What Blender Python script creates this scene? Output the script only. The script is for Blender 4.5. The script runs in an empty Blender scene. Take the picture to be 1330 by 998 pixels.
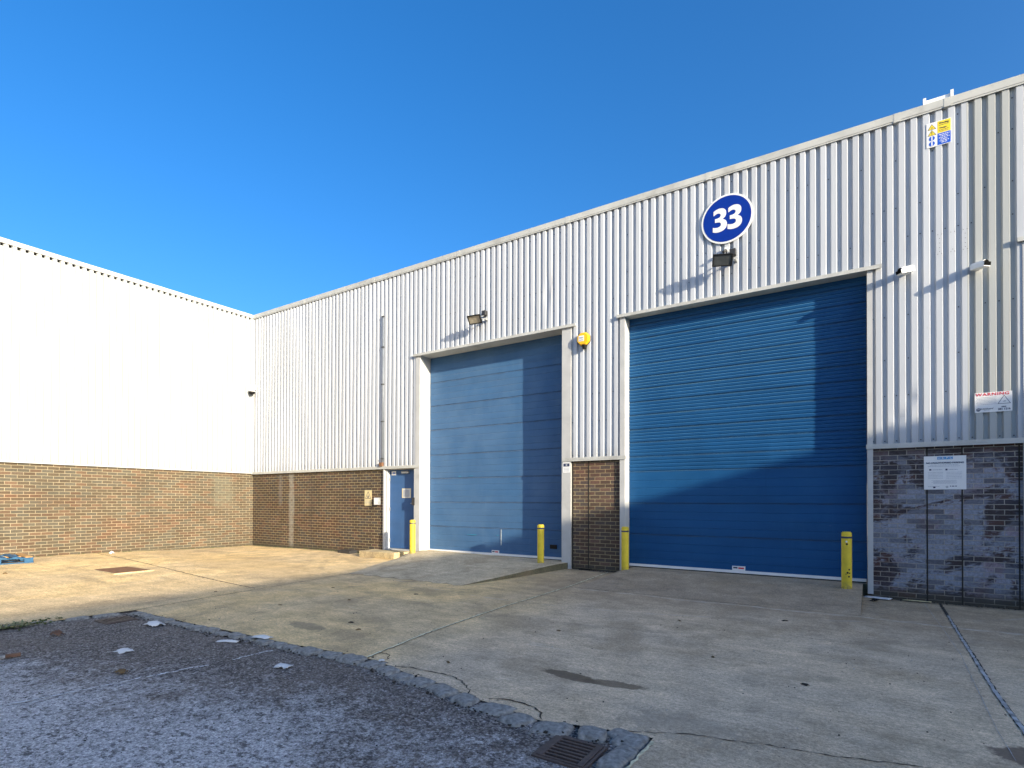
import bpy, bmesh, math, random
from mathutils import Vector, Matrix, noise as mnoise
random.seed(7)
R = math.radians
scene = bpy.context.scene
COL = scene.collection

# ------------------------------------------------------------------ materials
class Mat:
    def __init__(s, name):
        s.m = bpy.data.materials.new(name); s.m.use_nodes = True
        s.nt = s.m.node_tree; s.nt.nodes.clear()
        s.out = s.nt.nodes.new('ShaderNodeOutputMaterial')
        s.b = s.nt.nodes.new('ShaderNodeBsdfPrincipled')
        s.nt.links.new(s.b.outputs[0], s.out.inputs[0])
    def set(s, inp, v):
        if isinstance(v, bpy.types.NodeSocket): s.nt.links.new(v, inp)
        else:
            if isinstance(v, (tuple, list)) and len(v) == 3 and inp.type == 'RGBA': v = (*v, 1)
            inp.default_value = v
    def n(s, t, ins=None, out=0, **props):
        nd = s.nt.nodes.new('ShaderNode' + t)
        for k, v in props.items(): setattr(nd, k, v)
        for k, v in (ins or {}).items(): s.set(nd.inputs[k], v)
        return nd.outputs[out]
    def math(s, op, a, b=0.0, c=0.0, clamp=False): return s.n('Math', {0: a, 1: b, 2: c}, operation=op, use_clamp=clamp)
    def obj(s): return s.n('TexCoord', out='Object')
    def uv(s): return s.n('TexCoord', out='UV')
    def map(s, vec, scale=(1, 1, 1), loc=(0, 0, 0)): return s.n('Mapping', {'Vector': vec, 'Scale': scale, 'Location': loc})
    def noise(s, vec, scale, detail=4, rough=.5, dist=0): return s.n('TexNoise', {'Vector': vec, 'Scale': scale, 'Detail': detail, 'Roughness': rough, 'Distortion': dist})
    def ramp(s, v, a, b, lo=0.0, hi=1.0, smooth=True):
        return s.n('MapRange', {'Value': v, 'From Min': a, 'From Max': b, 'To Min': lo, 'To Max': hi}, interpolation_type='SMOOTHSTEP' if smooth else 'LINEAR')
    def mix(s, f, a, b, blend='MIX'):
        nd = s.nt.nodes.new('ShaderNodeMix'); nd.data_type = 'RGBA'; nd.blend_type = blend
        s.set(nd.inputs[0], f); s.set(nd.inputs[6], a); s.set(nd.inputs[7], b); return nd.outputs[2]
    def val(s, col, f):  # multiply colour by scalar
        c = s.n('CombineColor', {0: f, 1: f, 2: f}); return s.mix(1.0, col, c, 'MULTIPLY')
    def xyz(s, v):
        nd = s.nt.nodes.new('ShaderNodeSeparateXYZ'); s.set(nd.inputs[0], v); return nd.outputs
    def bump(s, h, dist=.01, strength=1.0, normal=None):
        i = {'Height': h, 'Distance': dist, 'Strength': strength}
        if normal: i['Normal'] = normal
        return s.n('Bump', i)
    def fin(s, col, rough=.6, normal=None, metal=0.0, spec=.5):
        s.set(s.b.inputs['Base Color'], col); s.set(s.b.inputs['Roughness'], rough); s.set(s.b.inputs['Metallic'], metal)
        s.set(s.b.inputs['Specular IOR Level'], spec)
        if normal: s.set(s.b.inputs['Normal'], normal)
        return s.m

def m_plain(name, col, rough=.6, var=.12, scale=12, spec=.5, dirt=0, bump=0, metal=0):
    k = Mat(name); o = k.obj()
    c = k.val(col, k.ramp(k.noise(o, scale, 5), .3, .7, 1 - var, 1 + var, False))
    if dirt:
        c = k.mix(k.ramp(k.noise(o, scale * .6, 6, .65), .5, .75, 0, dirt), c, (.10, .085, .065))
    nm = k.bump(k.noise(o, scale * 4, 3), .002, bump) if bump else None
    return k.fin(c, rough, nm, metal, spec)

def m_concrete(name, main=True, tint=None):
    k = Mat(name); o = k.obj(); x, y, z = k.xyz(o)
    big = k.noise(o, .33, 4, .55, .6)
    c = k.mix(k.ramp(big, .38, .62), (.76, .55, .27), (.62, .47, .27))
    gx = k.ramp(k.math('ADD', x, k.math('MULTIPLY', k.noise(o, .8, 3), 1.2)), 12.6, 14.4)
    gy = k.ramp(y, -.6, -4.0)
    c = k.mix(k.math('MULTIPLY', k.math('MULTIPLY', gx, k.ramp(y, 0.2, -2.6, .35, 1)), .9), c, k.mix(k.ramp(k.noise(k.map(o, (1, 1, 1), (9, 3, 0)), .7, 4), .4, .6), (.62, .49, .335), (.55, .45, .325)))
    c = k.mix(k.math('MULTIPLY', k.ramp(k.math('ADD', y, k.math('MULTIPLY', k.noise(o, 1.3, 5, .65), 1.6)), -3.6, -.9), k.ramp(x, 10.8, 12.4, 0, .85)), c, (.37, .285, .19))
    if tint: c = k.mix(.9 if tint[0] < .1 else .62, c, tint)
    # brushed streaks and tyre-dragged dirt running along the doors
    st = k.noise(k.map(o, (.55, 8, 1)), 1.0, 6, .6, .4)
    c = k.val(c, k.ramp(st, .3, .7, .89, 1.09, False))
    c = k.val(c, k.ramp(k.noise(o, 2.3, 8, .66, .3), .3, .7, .70, 1.24, False))
    c = k.mix(k.ramp(k.noise(k.map(o, (1, 1, 1), (11, 4, 0)), .85, 7, .66, .4), .50, .64, 0, .55), c, (.33, .25, .155))
    br = k.noise(k.map(k.n('VectorRotate', {'Vector': o, 'Angle': .42}, rotation_type='Z_AXIS'), (2, 90, 1)), 1.0, 3, .5)
    c = k.val(c, k.ramp(br, .3, .7, .94, 1.06, False))
    c = k.val(c, k.ramp(k.noise(o, 38, 5, .75), .3, .7, .62, 1.34, False))
    c = k.val(c, k.ramp(k.noise(k.map(o, (1, 2.2, 1), (7, 1, 0)), 11, 6, .7), .3, .7, .82, 1.18, False))
    c = k.val(c, k.ramp(k.noise(o, 105, 4, .85), .40, .60, .78, 1.20, False))
    # dark damp mottling
    dm = k.ramp(k.noise(k.map(o, (1, 1.6, 1), (3, 8, 1)), 1.5, 7, .68), .56, .70, 0, .45)
    c = k.mix(dm, c, (.27, .22, .145))
    # pale worn scuffs
    sc = k.ramp(k.noise(k.map(o, (.7, 3.5, 1), (5, 1, 2)), 1.3, 8, .7, .8), .62, .74, 0, .35)
    c = k.mix(sc, c, (.75, .68, .56))
    # grit specks
    sp = k.n('TexVoronoi', {'Vector': o, 'Scale': 21.0}, out='Distance')
    spm = k.math('MULTIPLY', k.ramp(sp, .15, .07), k.ramp(k.noise(o, 5, 2), .46, .54))
    c = k.mix(k.math('MULTIPLY', spm, .7), c, (.07, .06, .05))
    sp2 = k.n('TexVoronoi', {'Vector': k.map(o, (1, 1, 1), (3.3, 1.7, 0)), 'Scale': 33.0}, out='Distance')
    c = k.mix(k.math('MULTIPLY', k.ramp(sp2, .09, .05), k.ramp(k.noise(o, 3.1, 2), .54, .6)), c, (.6, .58, .54))
    if main:
        nz = k.noise(o, 9, 7, .72)
        def blob(c, cx, cy, rx, ry, col, amt, ang=0.0, wob=.5):
            dx = k.math('SUBTRACT', x, cx); dy = k.math('SUBTRACT', y, cy)
            if ang:
                ca, sa = math.cos(ang), math.sin(ang)
                dx, dy = (k.math('ADD', k.math('MULTIPLY', dx, ca), k.math('MULTIPLY', dy, sa)),
                          k.math('SUBTRACT', k.math('MULTIPLY', dy, ca), k.math('MULTIPLY', dx, sa)))
            r = k.math('SQRT', k.math('ADD', k.math('POWER', k.math('ABSOLUTE', k.math('DIVIDE', dx, rx)), 2.0), k.math('POWER', k.math('ABSOLUTE', k.math('DIVIDE', dy, ry)), 2.0)))
            r = k.math('ADD', r, k.math('MULTIPLY', k.math('SUBTRACT', nz, .5), wob * 2.6))
            return k.mix(k.ramp(r, 1.08, .80, 0, amt), c, col)
        c = blob(c, 14.71, -6.235, .29, .090, (.115, .085, .055), .85, -.12, .45)
        c = blob(c, 15.09, -6.225, .27, .082, (.13, .095, .06), .80, .12, .45)
        c = blob(c, 17.62, -6.10, .20, .16, (.15, .11, .08), .9)
        c = blob(c, 14.9, -1.2, 2.0, .8, (.20, .165, .12), .6, 0, 1.4)
        c = blob(c, 15.8, -6.75, .35, .22, (.30, .26, .20), .4, 0, 1.6)
        c = blob(c, 4.5, -3.2, 3.2, .9, (.46, .31, .14), .35, -.1, 1.4)
        c = blob(c, 11.3, -6.3, .35, .12, (.15, .13, .10), .5, -.1, .8)
        pl = k.ramp(k.math('ABSOLUTE', k.math('ADD', k.math('ADD', y, 2.1), k.math('MULTIPLY', k.math('SUBTRACT', k.noise(o, 1.1, 3), .5), .25))), .07, .015)
        c = k.mix(k.math('MULTIPLY', k.math('MULTIPLY', pl, k.ramp(x, 12.6, 13)), k.ramp(k.noise(k.map(o, (2, 9, 1)), 2.0, 6, .75), .42, .62, 0, .55)), c, (.72, .66, .56))
        # grime line against the walls
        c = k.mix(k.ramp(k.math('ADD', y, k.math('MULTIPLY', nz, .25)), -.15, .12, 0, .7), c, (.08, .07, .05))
        # tyre arcs
        dx = k.math('SUBTRACT', x, 12.5); dy = k.math('SUBTRACT', y, 4.5)
        rr = k.math('SQRT', k.math('ADD', k.math('MULTIPLY', dx, dx), k.math('MULTIPLY', dy, dy)))
        for r0, w in ((7.4, .11), (9.1, .09), (8.1, .05)):
            t = k.ramp(k.math('ABSOLUTE', k.math('SUBTRACT', rr, r0)), w, w * .4)
            c = k.mix(k.math('MULTIPLY', t, k.ramp(k.noise(o, 1.7, 5, .7), .42, .66, 0, .30)), c, (.14, .12, .10) if w > .06 else (.5, .47, .43))
    h = k.math('ADD', k.math('MULTIPLY', k.noise(o, 90, 4, .7), .5), k.math('ADD', k.math('MULTIPLY', br, .25), k.noise(o, 9, 4, .6)))
    return k.fin(c, .88, k.bump(h, .004, .8), 0, .25)

def m_asphalt(name, frost=True):
    k = Mat(name); o = k.obj(); x, y, z = k.xyz(o)
    ag = k.n('TexVoronoi', {'Vector': o, 'Scale': 75.0}, out='Color')
    agd = k.n('TexVoronoi', {'Vector': o, 'Scale': 75.0}, out='Distance')
    agv = k.n('SeparateColor', {0: ag})
    c = k.mix(k.ramp(agv, .2, 1.0), (.055, .05, .05), (.32, .30, .275))
    c = k.mix(k.ramp(k.noise(o, 1.2, 5, .6), .35, .65), c, k.mix(.45, c, (.19, .16, .135)))
    c = k.mix(k.ramp(agv, .93, .97), c, (.42, .40, .40))
    fl = k.math('ADD', k.math('MULTIPLY', k.noise(k.map(o, (1, 1, 1), (4, 2, 0)), 26, 7, .78), .65), k.math('MULTIPLY', k.noise(o, 4.5, 5, .7), .35))
    if frost:
        cov = k.ramp(k.math('ADD', k.math('ADD', y, k.ramp(x, 8.5, 13.2, 1.25, 0.0, False)), k.math('MULTIPLY', k.noise(o, 1.6, 6, .68, .5), 1.7)), -6.0, -8.0)   # bare beside the setts
        cov = k.math('MULTIPLY', cov, k.ramp(k.noise(k.map(o, (1, 1, 1), (1, 7, 3)), .9, 6, .6, .5), .28, .48, .6, 1))
        far = k.ramp(k.math('ADD', x, k.math('MULTIPLY', k.noise(o, 1.1, 4), 2.0)), 9.6, 11.2, .3, 1)
        cov = k.math('MULTIPLY', cov, far)
        dens = k.math('SUBTRACT', fl, k.math('MULTIPLY', k.math('SUBTRACT', 1.0, cov), .24))
        f = k.ramp(dens, .29, .50, 0, .92)
        f = k.math('MULTIPLY', f, k.ramp(agd, .85, .35, .55, 1))
        fc = k.mix(k.ramp(k.noise(k.map(o, (1, 1.2, 1), (5, 0, 1)), 40, 6, .85), .40, .60), (.33, .335, .345), (.92, .91, .90))
        c = k.mix(f, c, fc)
    c = k.val(c, k.ramp(k.noise(o, 220, 2, .7), .3, .7, .8, 1.2, False))
    pits = k.ramp(k.noise(k.map(o, (1, 1.3, 1), (8, 8, 0)), 17, 7, .80), .475, .41, 0, .85)
    pits = k.math('MAXIMUM', pits, k.ramp(k.noise(k.map(o, (1, 1, 1), (2, 8, 0)), 7, 6, .75), .38, .31, 0, .7))
    c = k.mix(pits, c, (.055, .05, .05))
    h = k.math('ADD', k.math('MULTIPLY', agd, -.5), k.math('ADD', k.math('MULTIPLY', fl, 1.2), k.math('MULTIPLY', k.noise(o, 24, 4, .6), 1.2)))
    return k.fin(c, .82, k.bump(h, .018, 1.0), 0, .3)

def m_brick(name, c1, c2, c3, mortar, stain=None, dark=1.0, streaks=(), lowdamp=.5):
    """stretcher bond laid out in wall metres (u along, v up), each brick its own tone"""
    k = Mat(name); uv = k.uv(); u, v, _ = k.xyz(uv)
    wob = k.math('MULTIPLY', k.math('SUBTRACT', k.noise(uv, 14, 3), .5), .010)
    vv = k.math('DIVIDE', k.math('ADD', v, wob), .0763)
    row = k.math('FLOOR', vv); fv = k.math('FRACT', vv)
    uu = k.math('ADD', k.math('DIVIDE', k.math('ADD', u, wob), .2275), k.math('MULTIPLY', k.math('MODULO', row, 2.0), .5))
    colm = k.math('FLOOR', uu); fu = k.math('FRACT', uu)
    eu = k.math('MULTIPLY', k.math('MINIMUM', fu, k.math('SUBTRACT', 1.0, fu)), .2275)
    ev = k.math('MULTIPLY', k.math('MINIMUM', fv, k.math('SUBTRACT', 1.0, fv)), .0763)
    e = k.math('ADD', k.math('MINIMUM', eu, ev), k.math('MULTIPLY', k.math('SUBTRACT', k.noise(uv, 70, 3), .5), .0035))
    mm = k.ramp(e, .0040, .0068)       # 1 on brick
    idv = k.n('CombineXYZ', {0: row, 1: colm, 2: 0.0})
    wn = k.n('TexWhiteNoise', {'Vector': idv}, out='Value', noise_dimensions='3D')
    wn2 = k.n('TexWhiteNoise', {'Vector': k.map(idv, (1, 1, 1), (17.5, 3.1, 2))}, out='Value', noise_dimensions='3D')
    b = k.mix(k.ramp(wn, .25, .75), c1, c2)
    b = k.mix(k.ramp(wn2, .62, .9), b, c3)
    b = k.val(b, k.ramp(wn, 0, 1, .78 * dark, 1.2 * dark, False))
    b = k.val(b, k.ramp(k.noise(uv, 38, 5, .7), .3, .7, .78, 1.22, False))
    mc = k.val(mortar, k.ramp(k.noise(uv, 5, 5, .6), .3, .7, .72, 1.15, False))
    c = k.mix(mm, mc, b)
    big = k.noise(uv, .9, 5, .6, .4)
    c = k.val(c, k.ramp(big, .3, .7, .82, 1.18, False))
    red = k.ramp(k.noise(k.map(uv, (.6, 2.0, 1), (2, 4, 0)), .8, 4, .6), .5, .68, 0, .30)
    c = k.mix(red, c, k.mix(1.0, c, (1.25, .80, .66), 'MULTIPLY'))
    if stain:
        s1 = k.noise(k.map(uv, (1.0, 1.3, 1), (stain[0], stain[1], 0)), 1.25, 6, .62, .9)
        s2 = k.noise(k.map(uv, (1.2, 3.0, 1), (4, 4, 0)), 9, 5, .7, .5)
        sm = k.ramp(k.math('ADD', s1, k.math('MULTIPLY', k.math('SUBTRACT', s2, .5), .35)), stain[2], stain[2] + .10)
        lo = k.ramp(v, 2.35, 1.9, .15, 1); foot = k.ramp(k.math('ADD', v, k.math('MULTIPLY', s2, .2)), .12, .32)
        sm = k.math('MULTIPLY', k.math('MULTIPLY', sm, lo), k.math('MULTIPLY', foot, k.math('MULTIPLY', k.ramp(mm, 0, 1, .15, .72), k.ramp(wn2, 0, .6, .35, 1))))
        sc = k.mix(k.ramp(k.noise(uv, 2.2, 3), .55, .7), (.32, .355, .43), (.36, .29, .33))
        sc = k.val(sc, k.ramp(k.noise(uv, 30, 5, .7), .3, .7, .6, 1.3, False))
        c = k.mix(sm, c, sc)
    for (uc, w, col, amt, lo, hi) in streaks:
        g = k.ramp(k.math('ABSOLUTE', k.math('ADD', k.math('SUBTRACT', u, uc), k.math('MULTIPLY', k.math('SUBTRACT', k.noise(uv, 2.5, 4), .5), w * .9))), w, w * .35)
        g = k.math('MULTIPLY', g, k.math('MULTIPLY', k.ramp(v, lo - .1, lo + .15), k.ramp(v, hi + .15, hi - .1)))
        c = k.mix(k.math('MULTIPLY', g, k.ramp(k.noise(uv, 8, 5, .7), .3, .62, amt * .35, amt)), c, col)
    # splash-back dirt and algae at the foot
    ft = k.ramp(k.math('ADD', v, k.math('MULTIPLY', k.noise(uv, 4, 5, .7), .35)), .42, .12, 0, lowdamp)
    c = k.mix(ft, c, k.mix(k.noise(uv, 3, 3), (.045, .04, .035), (.09, .085, .05)))
    h = k.math('ADD', k.math('MULTIPLY', mm, 1.0), k.math('MULTIPLY', k.noise(uv, 60, 4, .7), .35))
    return k.fin(c, .85, k.bump(h, .006, .9), 0, .25)

def m_clad(name, base, var=.05, old=None):
    k = Mat(name); uv = k.uv(); u, v, _ = k.xyz(uv)
    pid = k.math('FLOOR', k.math('DIVIDE', u, .912))
    wn = k.n('TexWhiteNoise', {'W': pid}, out='Value', noise_dimensions='1D')
    c = k.val(base, k.ramp(wn, 0, 1, 1 - var, 1 + var, False))
    if old:
        m = k.math('MULTIPLY', k.ramp(u, old[0] - .01, old[0] + .01), k.ramp(u, old[1] + .01, old[1] - .01))
        c = k.mix(m, c, old[2])
    rid = k.math('FLOOR', k.math('DIVIDE', u, .152))
    wr = k.n('TexWhiteNoise', {'W': rid}, out='Value', noise_dimensions='1D')
    c = k.val(c, k.ramp(wr, 0, 1, .95, 1.05, False))
    st = k.noise(k.map(uv, (26, .45, 1)), 1.0, 6, .65)
    c = k.mix(k.ramp(st, .52, .78, 0, .30), c, (.30, .27, .22))
    c = k.mix(k.ramp(k.noise(k.map(uv, (9, 2.5, 1), (3, 3, 0)), 1.0, 7, .7), .60, .75, 0, .25), c, (.33, .30, .25))
    lw = k.ramp(k.math('ADD', v, k.math('MULTIPLY', k.noise(k.map(uv, (14, 2, 1)), 1.0, 5, .7), .5)), 2.95, 2.55, 0, .35)
    c = k.mix(lw, c, (.30, .28, .25))
    dent = k.noise(k.map(uv, (5, 1.2, 1)), 1.0, 2, .5)
    h = k.math('ADD', k.math('MULTIPLY', dent, 1.0), k.math('MULTIPLY', k.noise(uv, 150, 2), .01))
    return k.fin(c, .42, k.bump(h, .006, .5), 0, .4)

def m_door(name, base, dust, dustamt, scr, shn=(.2, .4, .7)):
    k = Mat(name); uv = k.uv(); u, v, _ = k.xyz(uv)
    c = k.val(base, k.ramp(k.noise(k.map(uv, (.5, 2.5, 1)), 1.2, 5, .6), .3, .7, .84, 1.16, False))
    dn = k.noise(k.map(uv, (.8, .5, 1), (2, 3, 0)), 1.6, 6, .65, .3)
    c = k.mix(k.ramp(dn, .25, .78, .45 * dustamt, dustamt), c, dust)
    vs = k.noise(k.map(uv, (14, .35, 1)), 1.0, 6, .7)
    c = k.mix(k.ramp(vs, .55, .8, 0, .25), c, dust)
    c = k.mix(k.ramp(k.math('SUBTRACT', 1.0, vs), .58, .8, 0, .3), c, k.mix(1.0, c, (.55, .6, .65), 'MULTIPLY'))
    # grime gathers on each section joint
    for z in scr:
        g = k.ramp(k.math('ABSOLUTE', k.math('SUBTRACT', v, z)), .035, .006)
        c = k.mix(k.math('MULTIPLY', g, k.ramp(k.noise(k.map(uv, (3, 20, 1)), 1.0, 5, .7), .35, .65, .1, .55)), c, (.02, .035, .07))
    sct = k.noise(k.map(uv, (1.2, 30, 1), (1, 6, 0)), 1.0, 5, .75)
    c = k.mix(k.math('MULTIPLY', k.ramp(sct, .70, .74), k.ramp(v, 2.6, 1.0, .15, .75)), c, (.34, .42, .52))
    k.b.inputs['Sheen Weight'].default_value = 1.0; k.b.inputs['Sheen Roughness'].default_value = .30   # dusty film catches the raking sun
    k.b.inputs['Sheen Tint'].default_value = (*shn, 1)
    return k.fin(c, .5, k.bump(k.noise(k.map(uv, (1.5, 3, 1)), 1.0, 3), .004, .5), 0, .2)

def m_yellow():
    k = Mat('bollard_yellow'); o = k.obj()
    c = k.val((.70, .54, .04), k.ramp(k.noise(o, 7, 5, .6), .3, .7, .85, 1.12, False))
    c = k.mix(k.ramp(k.noise(o, 5, 6, .7), .62, .70, 0, .55), c, (.75, .70, .35))
    c = k.mix(k.ramp(k.noise(k.map(o, (6, 6, 3)), 3.2, 6, .75), .66, .70, 0, .9), c, (.10, .07, .045))
    _, _, z = k.xyz(o)
    c = k.mix(k.math('MULTIPLY', k.ramp(z, .16, .02), k.ramp(k.noise(o, 18, 5, .7), .4, .6, .15, .7)), c, (.13, .11, .08))
    return k.fin(c, .5, k.bump(k.noise(o, 40, 4), .002, .5), 0, .4)

MT = {}
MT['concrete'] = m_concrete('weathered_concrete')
MT['ramp'] = m_concrete('ramp_concrete', False, (.46, .42, .33))
MT['ramp_b'] = m_concrete('ramp_concrete_dark', False, (.32, .26, .19))
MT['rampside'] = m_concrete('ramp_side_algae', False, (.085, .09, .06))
MT['step'] = m_concrete('step_concrete', False, (.42, .36, .22))
MT['asphalt'] = m_asphalt('frosted_asphalt')
MT['road'] = m_asphalt('road_asphalt', False)
MT['brick_l'] = m_brick('brick_sunny', (.098, .076, .050), (.078, .070, .052), (.115, .075, .048), (.32, .27, .18), None, 1.0,
                        ((1.0, .45, (.17, .165, .12), .5, 1.2, 2.2),), .35)
MT['brick_f'] = m_brick('brick_brown', (.086, .061, .043), (.060, .050, .043), (.10, .062, .045), (.42, .34, .18), None, 1.0,
                        ((2.05, .17, (.34, .32, .27), .65, 0, 2.4), (1.5, .12, (.22, .20, .17), .5, 1.3, 2.3), (3.0, .1, (.08, .06, .05), .4, .2, 2.2)), .8)
MT['brick_p'] = m_brick('brick_pier', (.095, .066, .05), (.068, .055, .05), (.112, .070, .054), (.36, .30, .17), None, 1.0, (), .9)
MT['brick_r'] = m_brick('brick_stained', (.058, .046, .048), (.045, .042, .052), (.085, .05, .045), (.33, .31, .27), (7.7, 2.3, .41), 1.0, (), .75)
MT['clad'] = m_clad('ribbed_steel', (.48, .505, .54), .04, (18.17, 18.66, (.41, .425, .415)))
MT['clad_l'] = m_clad('ribbed_steel_white', (.35, .37, .385), .02)
MT['flash'] = m_plain('flashing_steel', (.47, .475, .45), .5, .10, 3, .4, .35)
MT['flash_w'] = m_plain('flashing_white', (.46, .465, .46), .5, .08, 3, .4, .2)
Z1 = [.17, .822, 1.44, 2.05, 2.66, 3.31, 3.93, 4.54]
Z2 = [.20, .82, 1.44, 2.08, 2.38, 2.67, 2.93, 3.22, 3.49, 3.75, 3.99, 4.24, 4.49, 4.77, 5.05]
MT['door1'] = m_door('door_blue_dusty', (.013, .080, .20), (.105, .19, .32), .62, Z1[1:], (.75, .85, 1))
MT['door2'] = m_door('door_blue', (.001, .052, .168), (.025, .12, .27), .38, Z2[1:], (.35, .75, 1))
MT['mdoor'] = m_door('personnel_door_blue', (.022, .085, .235), (.09, .16, .29), .40, ())
MT['yellow'] = m_yellow()
MT['rubber'] = m_plain('black_rubber', (.02, .02, .02), .8)
MT['black'] = m_plain('black_plastic', (.006, .006, .006), .5, .1, 12, .25)
MT['dark'] = m_plain('dark_metal', (.03, .03, .032), .5, .2)
MT['grey'] = m_plain('grey_metal', (.24, .25, .26), .45, .15)
MT['pipe'] = m_plain('grey_pipe', (.16, .18, .21), .45, .15)
MT['white'] = m_plain('white_plastic', (.78, .78, .76), .4, .05, 8, .5, .06)
MT['paper'] = m_plain('white_paper', (.66, .66, .64), .8, .06)
MT['offwhite'] = m_plain('sign_white', (.76, .76, .75), .45, .03)
MT['blue'] = m_plain('sign_blue', (.002, .028, .26), .5, .05, 12, .2)
MT['blue2'] = m_plain('print_blue', (.01, .09, .55), .4, .05)
MT['lblue'] = m_plain('print_light_blue', (.03, .25, .55), .4, .05)
MT['navy'] = m_plain('print_navy', (.02, .03, .08), .5, .05)
MT['greyink'] = m_plain('print_grey', (.36, .38, .42), .6, .05)
MT['red'] = m_plain('print_red', (.60, .03, .05), .5, .05)
MT['signyel'] = m_plain('sign_yellow', (.80, .62, .03), .45, .05)
MT['cream'] = m_plain('sign_cream', (.62, .52, .28), .5, .1, 10, .5, .2)
MT['alarm'] = m_plain('alarm_yellow', (.85, .46, .01), .35, .08, 9)
MT['glass'] = m_plain('lamp_glass', (.34, .31, .25), .12, .25, 10, .9)
MT['glass2'] = m_plain('lamp_glass_dark', (.04, .045, .048), .1, .3, 10, .9)
MT['rust'] = m_plain('rusty_iron', (.19, .095, .05), .8, .35, 14, .3, .2, 1)
MT['iron'] = m_plain('cast_iron', (.075, .055, .048), .6, .25, 22, .5, .35, 1)
MT['pit'] = m_plain('drain_pit', (.003, .003, .003), .95, .1, 12, .1)
MT['sett'] = m_plain('granite_sett', (.24, .24, .225), .8, .45, 26, .3, .55, 1)
MT['gap'] = m_plain('joint_dark', (.028, .024, .018), .95, .3, 20)
MT['seal'] = m_plain('joint_pale', (.34, .345, .34), .85, .45, 14, .3, .55)
MT['sealy'] = m_plain('joint_pale_mossy', (.66, .62, .42), .85, .4, 14, .3, .4)
MT['line'] = m_plain('worn_paint', (.62, .64, .66), .8, .35, 30, .3, .7)
MT['moss'] = m_plain('moss', (.055, .075, .02), .95, .4, 30)
MT['wood'] = m_plain('raw_wood', (.42, .24, .09), .8, .25, 10)
MT['woodd'] = m_plain('old_wood', (.16, .085, .05), .8, .3, 10)
MT['pblue'] = m_plain('pallet_blue', (.02, .095, .20), .7, .25, 8, .4, .2)
MT['leaf'] = m_plain('dead_leaf', (.16, .10, .04), .8, .3, 20)
MT['roof'] = m_plain('roof_sheet', (.30, .30, .30), .6)
MT['chalk'] = m_plain('scuff_cyan', (.02, .17, .30), .6)
MT['chalkw'] = m_plain('scuff_white', (.42, .48, .52), .7, .3, 20)

# ------------------------------------------------------------------ helpers
def link(name, me, mat, parent=None):
    o = bpy.data.objects.new(name, me); COL.objects.link(o)
    for m in (mat if isinstance(mat, (list, tuple)) else [mat]): me.materials.append(MT[m] if isinstance(m, str) else m)
    if parent: o.parent = parent
    return o
def tag(o, label=None, cat=None, group=None, kind=None):
    if label: o['label'] = label
    if cat: o['category'] = cat
    if group: o['group'] = group
    if kind: o['kind'] = kind
    return o
def thing(name, loc, label, cat, group=None, rz=0):
    o = bpy.data.objects.new(name, None); COL.objects.link(o); o.location = loc; o.rotation_euler[2] = rz
    o.empty_display_size = .2
    return tag(o, label, cat, group)
def copy_tree(o, loc, label=None):
    c = o.copy(); COL.objects.link(c); c.location = loc
    if label: c['label'] = label
    for ch in list(o.children):
        d = ch.copy(); COL.objects.link(d); d.parent = c
        for g in list(ch.children):
            e = g.copy(); COL.objects.link(e); e.parent = d
    return c

class MB:
    """collects shapes in one bmesh, writes wall-metre UVs through self.uvf(world)->(u,v)"""
    def __init__(s): s.bm = bmesh.new(); s.uvf = None
    def box(s, a, b, bevel=0, M=None):
        vs = [s.bm.verts.new((x, y, z)) for x in (a[0], b[0]) for y in (a[1], b[1]) for z in (a[2], b[2])]
        fs = [s.bm.faces.new([vs[i] for i in f]) for f in ((0, 1, 3, 2), (4, 6, 7, 5), (0, 4, 5, 1), (2, 3, 7, 6), (0, 2, 6, 4), (1, 5, 7, 3))]
        if bevel:
            es = list({e for f in fs for e in f.edges})
            r = bmesh.ops.bevel(s.bm, geom=es, offset=bevel, segments=2, profile=.5, affect='EDGES')
            vs = list({v for f in r['faces'] for v in f.verts} | {v for v in vs if v.is_valid})
        if M: bmesh.ops.transform(s.bm, matrix=M, verts=[v for v in vs if v.is_valid])
        return s
    def cyl(s, p, q, r, n=16, r2=None, cap=True, bevel=0):
        p, q = Vector(p), Vector(q); d = (q - p)
        M = Matrix.Translation((p + q) / 2) @ d.to_track_quat('Z', 'Y').to_matrix().to_4x4()
        r_ = bmesh.ops.create_cone(s.bm, cap_ends=cap, segments=n, radius1=r, radius2=r if r2 is None else r2, depth=d.length, matrix=M)
        if bevel:
            es = [e for e in {e for v in r_['verts'] for e in v.link_edges} if all(abs((v.co - q).dot(d.normalized())) < 1e-4 for v in e.verts)]
            bmesh.ops.bevel(s.bm, geom=es, offset=bevel, segments=3, affect='EDGES')
        return s
    def poly(s, pts, both=False):
        s.bm.faces.new([s.bm.verts.new(p) for p in pts]); return s
    def prism(s, pts2, z0, z1):
        """pts2 polygon in XY extruded in z"""
        a = [s.bm.verts.new((x, y, z0)) for x, y in pts2]; b = [s.bm.verts.new((x, y, z1)) for x, y in pts2]
        s.bm.faces.new(a[::-1]); s.bm.faces.new(b); n = len(a)
        for i in range(n): s.bm.faces.new((a[i], a[(i + 1) % n], b[(i + 1) % n], b[i]))
        return s
    def done(s, name, mat, parent=None, smooth=False, uv=None):
        bmesh.ops.recalc_face_normals(s.bm, faces=s.bm.faces)
        if uv:
            L = s.bm.loops.layers.uv.new('UVMap')
            for f in s.bm.faces:
                for l in f.loops: l[L].uv = uv(l.vert.co)
        me = bpy.data.meshes.new(name); s.bm.to_mesh(me); s.bm.free()
        if smooth: me.polygons.foreach_set('use_smooth', [True] * len(me.polygons))
        return link(name, me, mat, parent)

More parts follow.
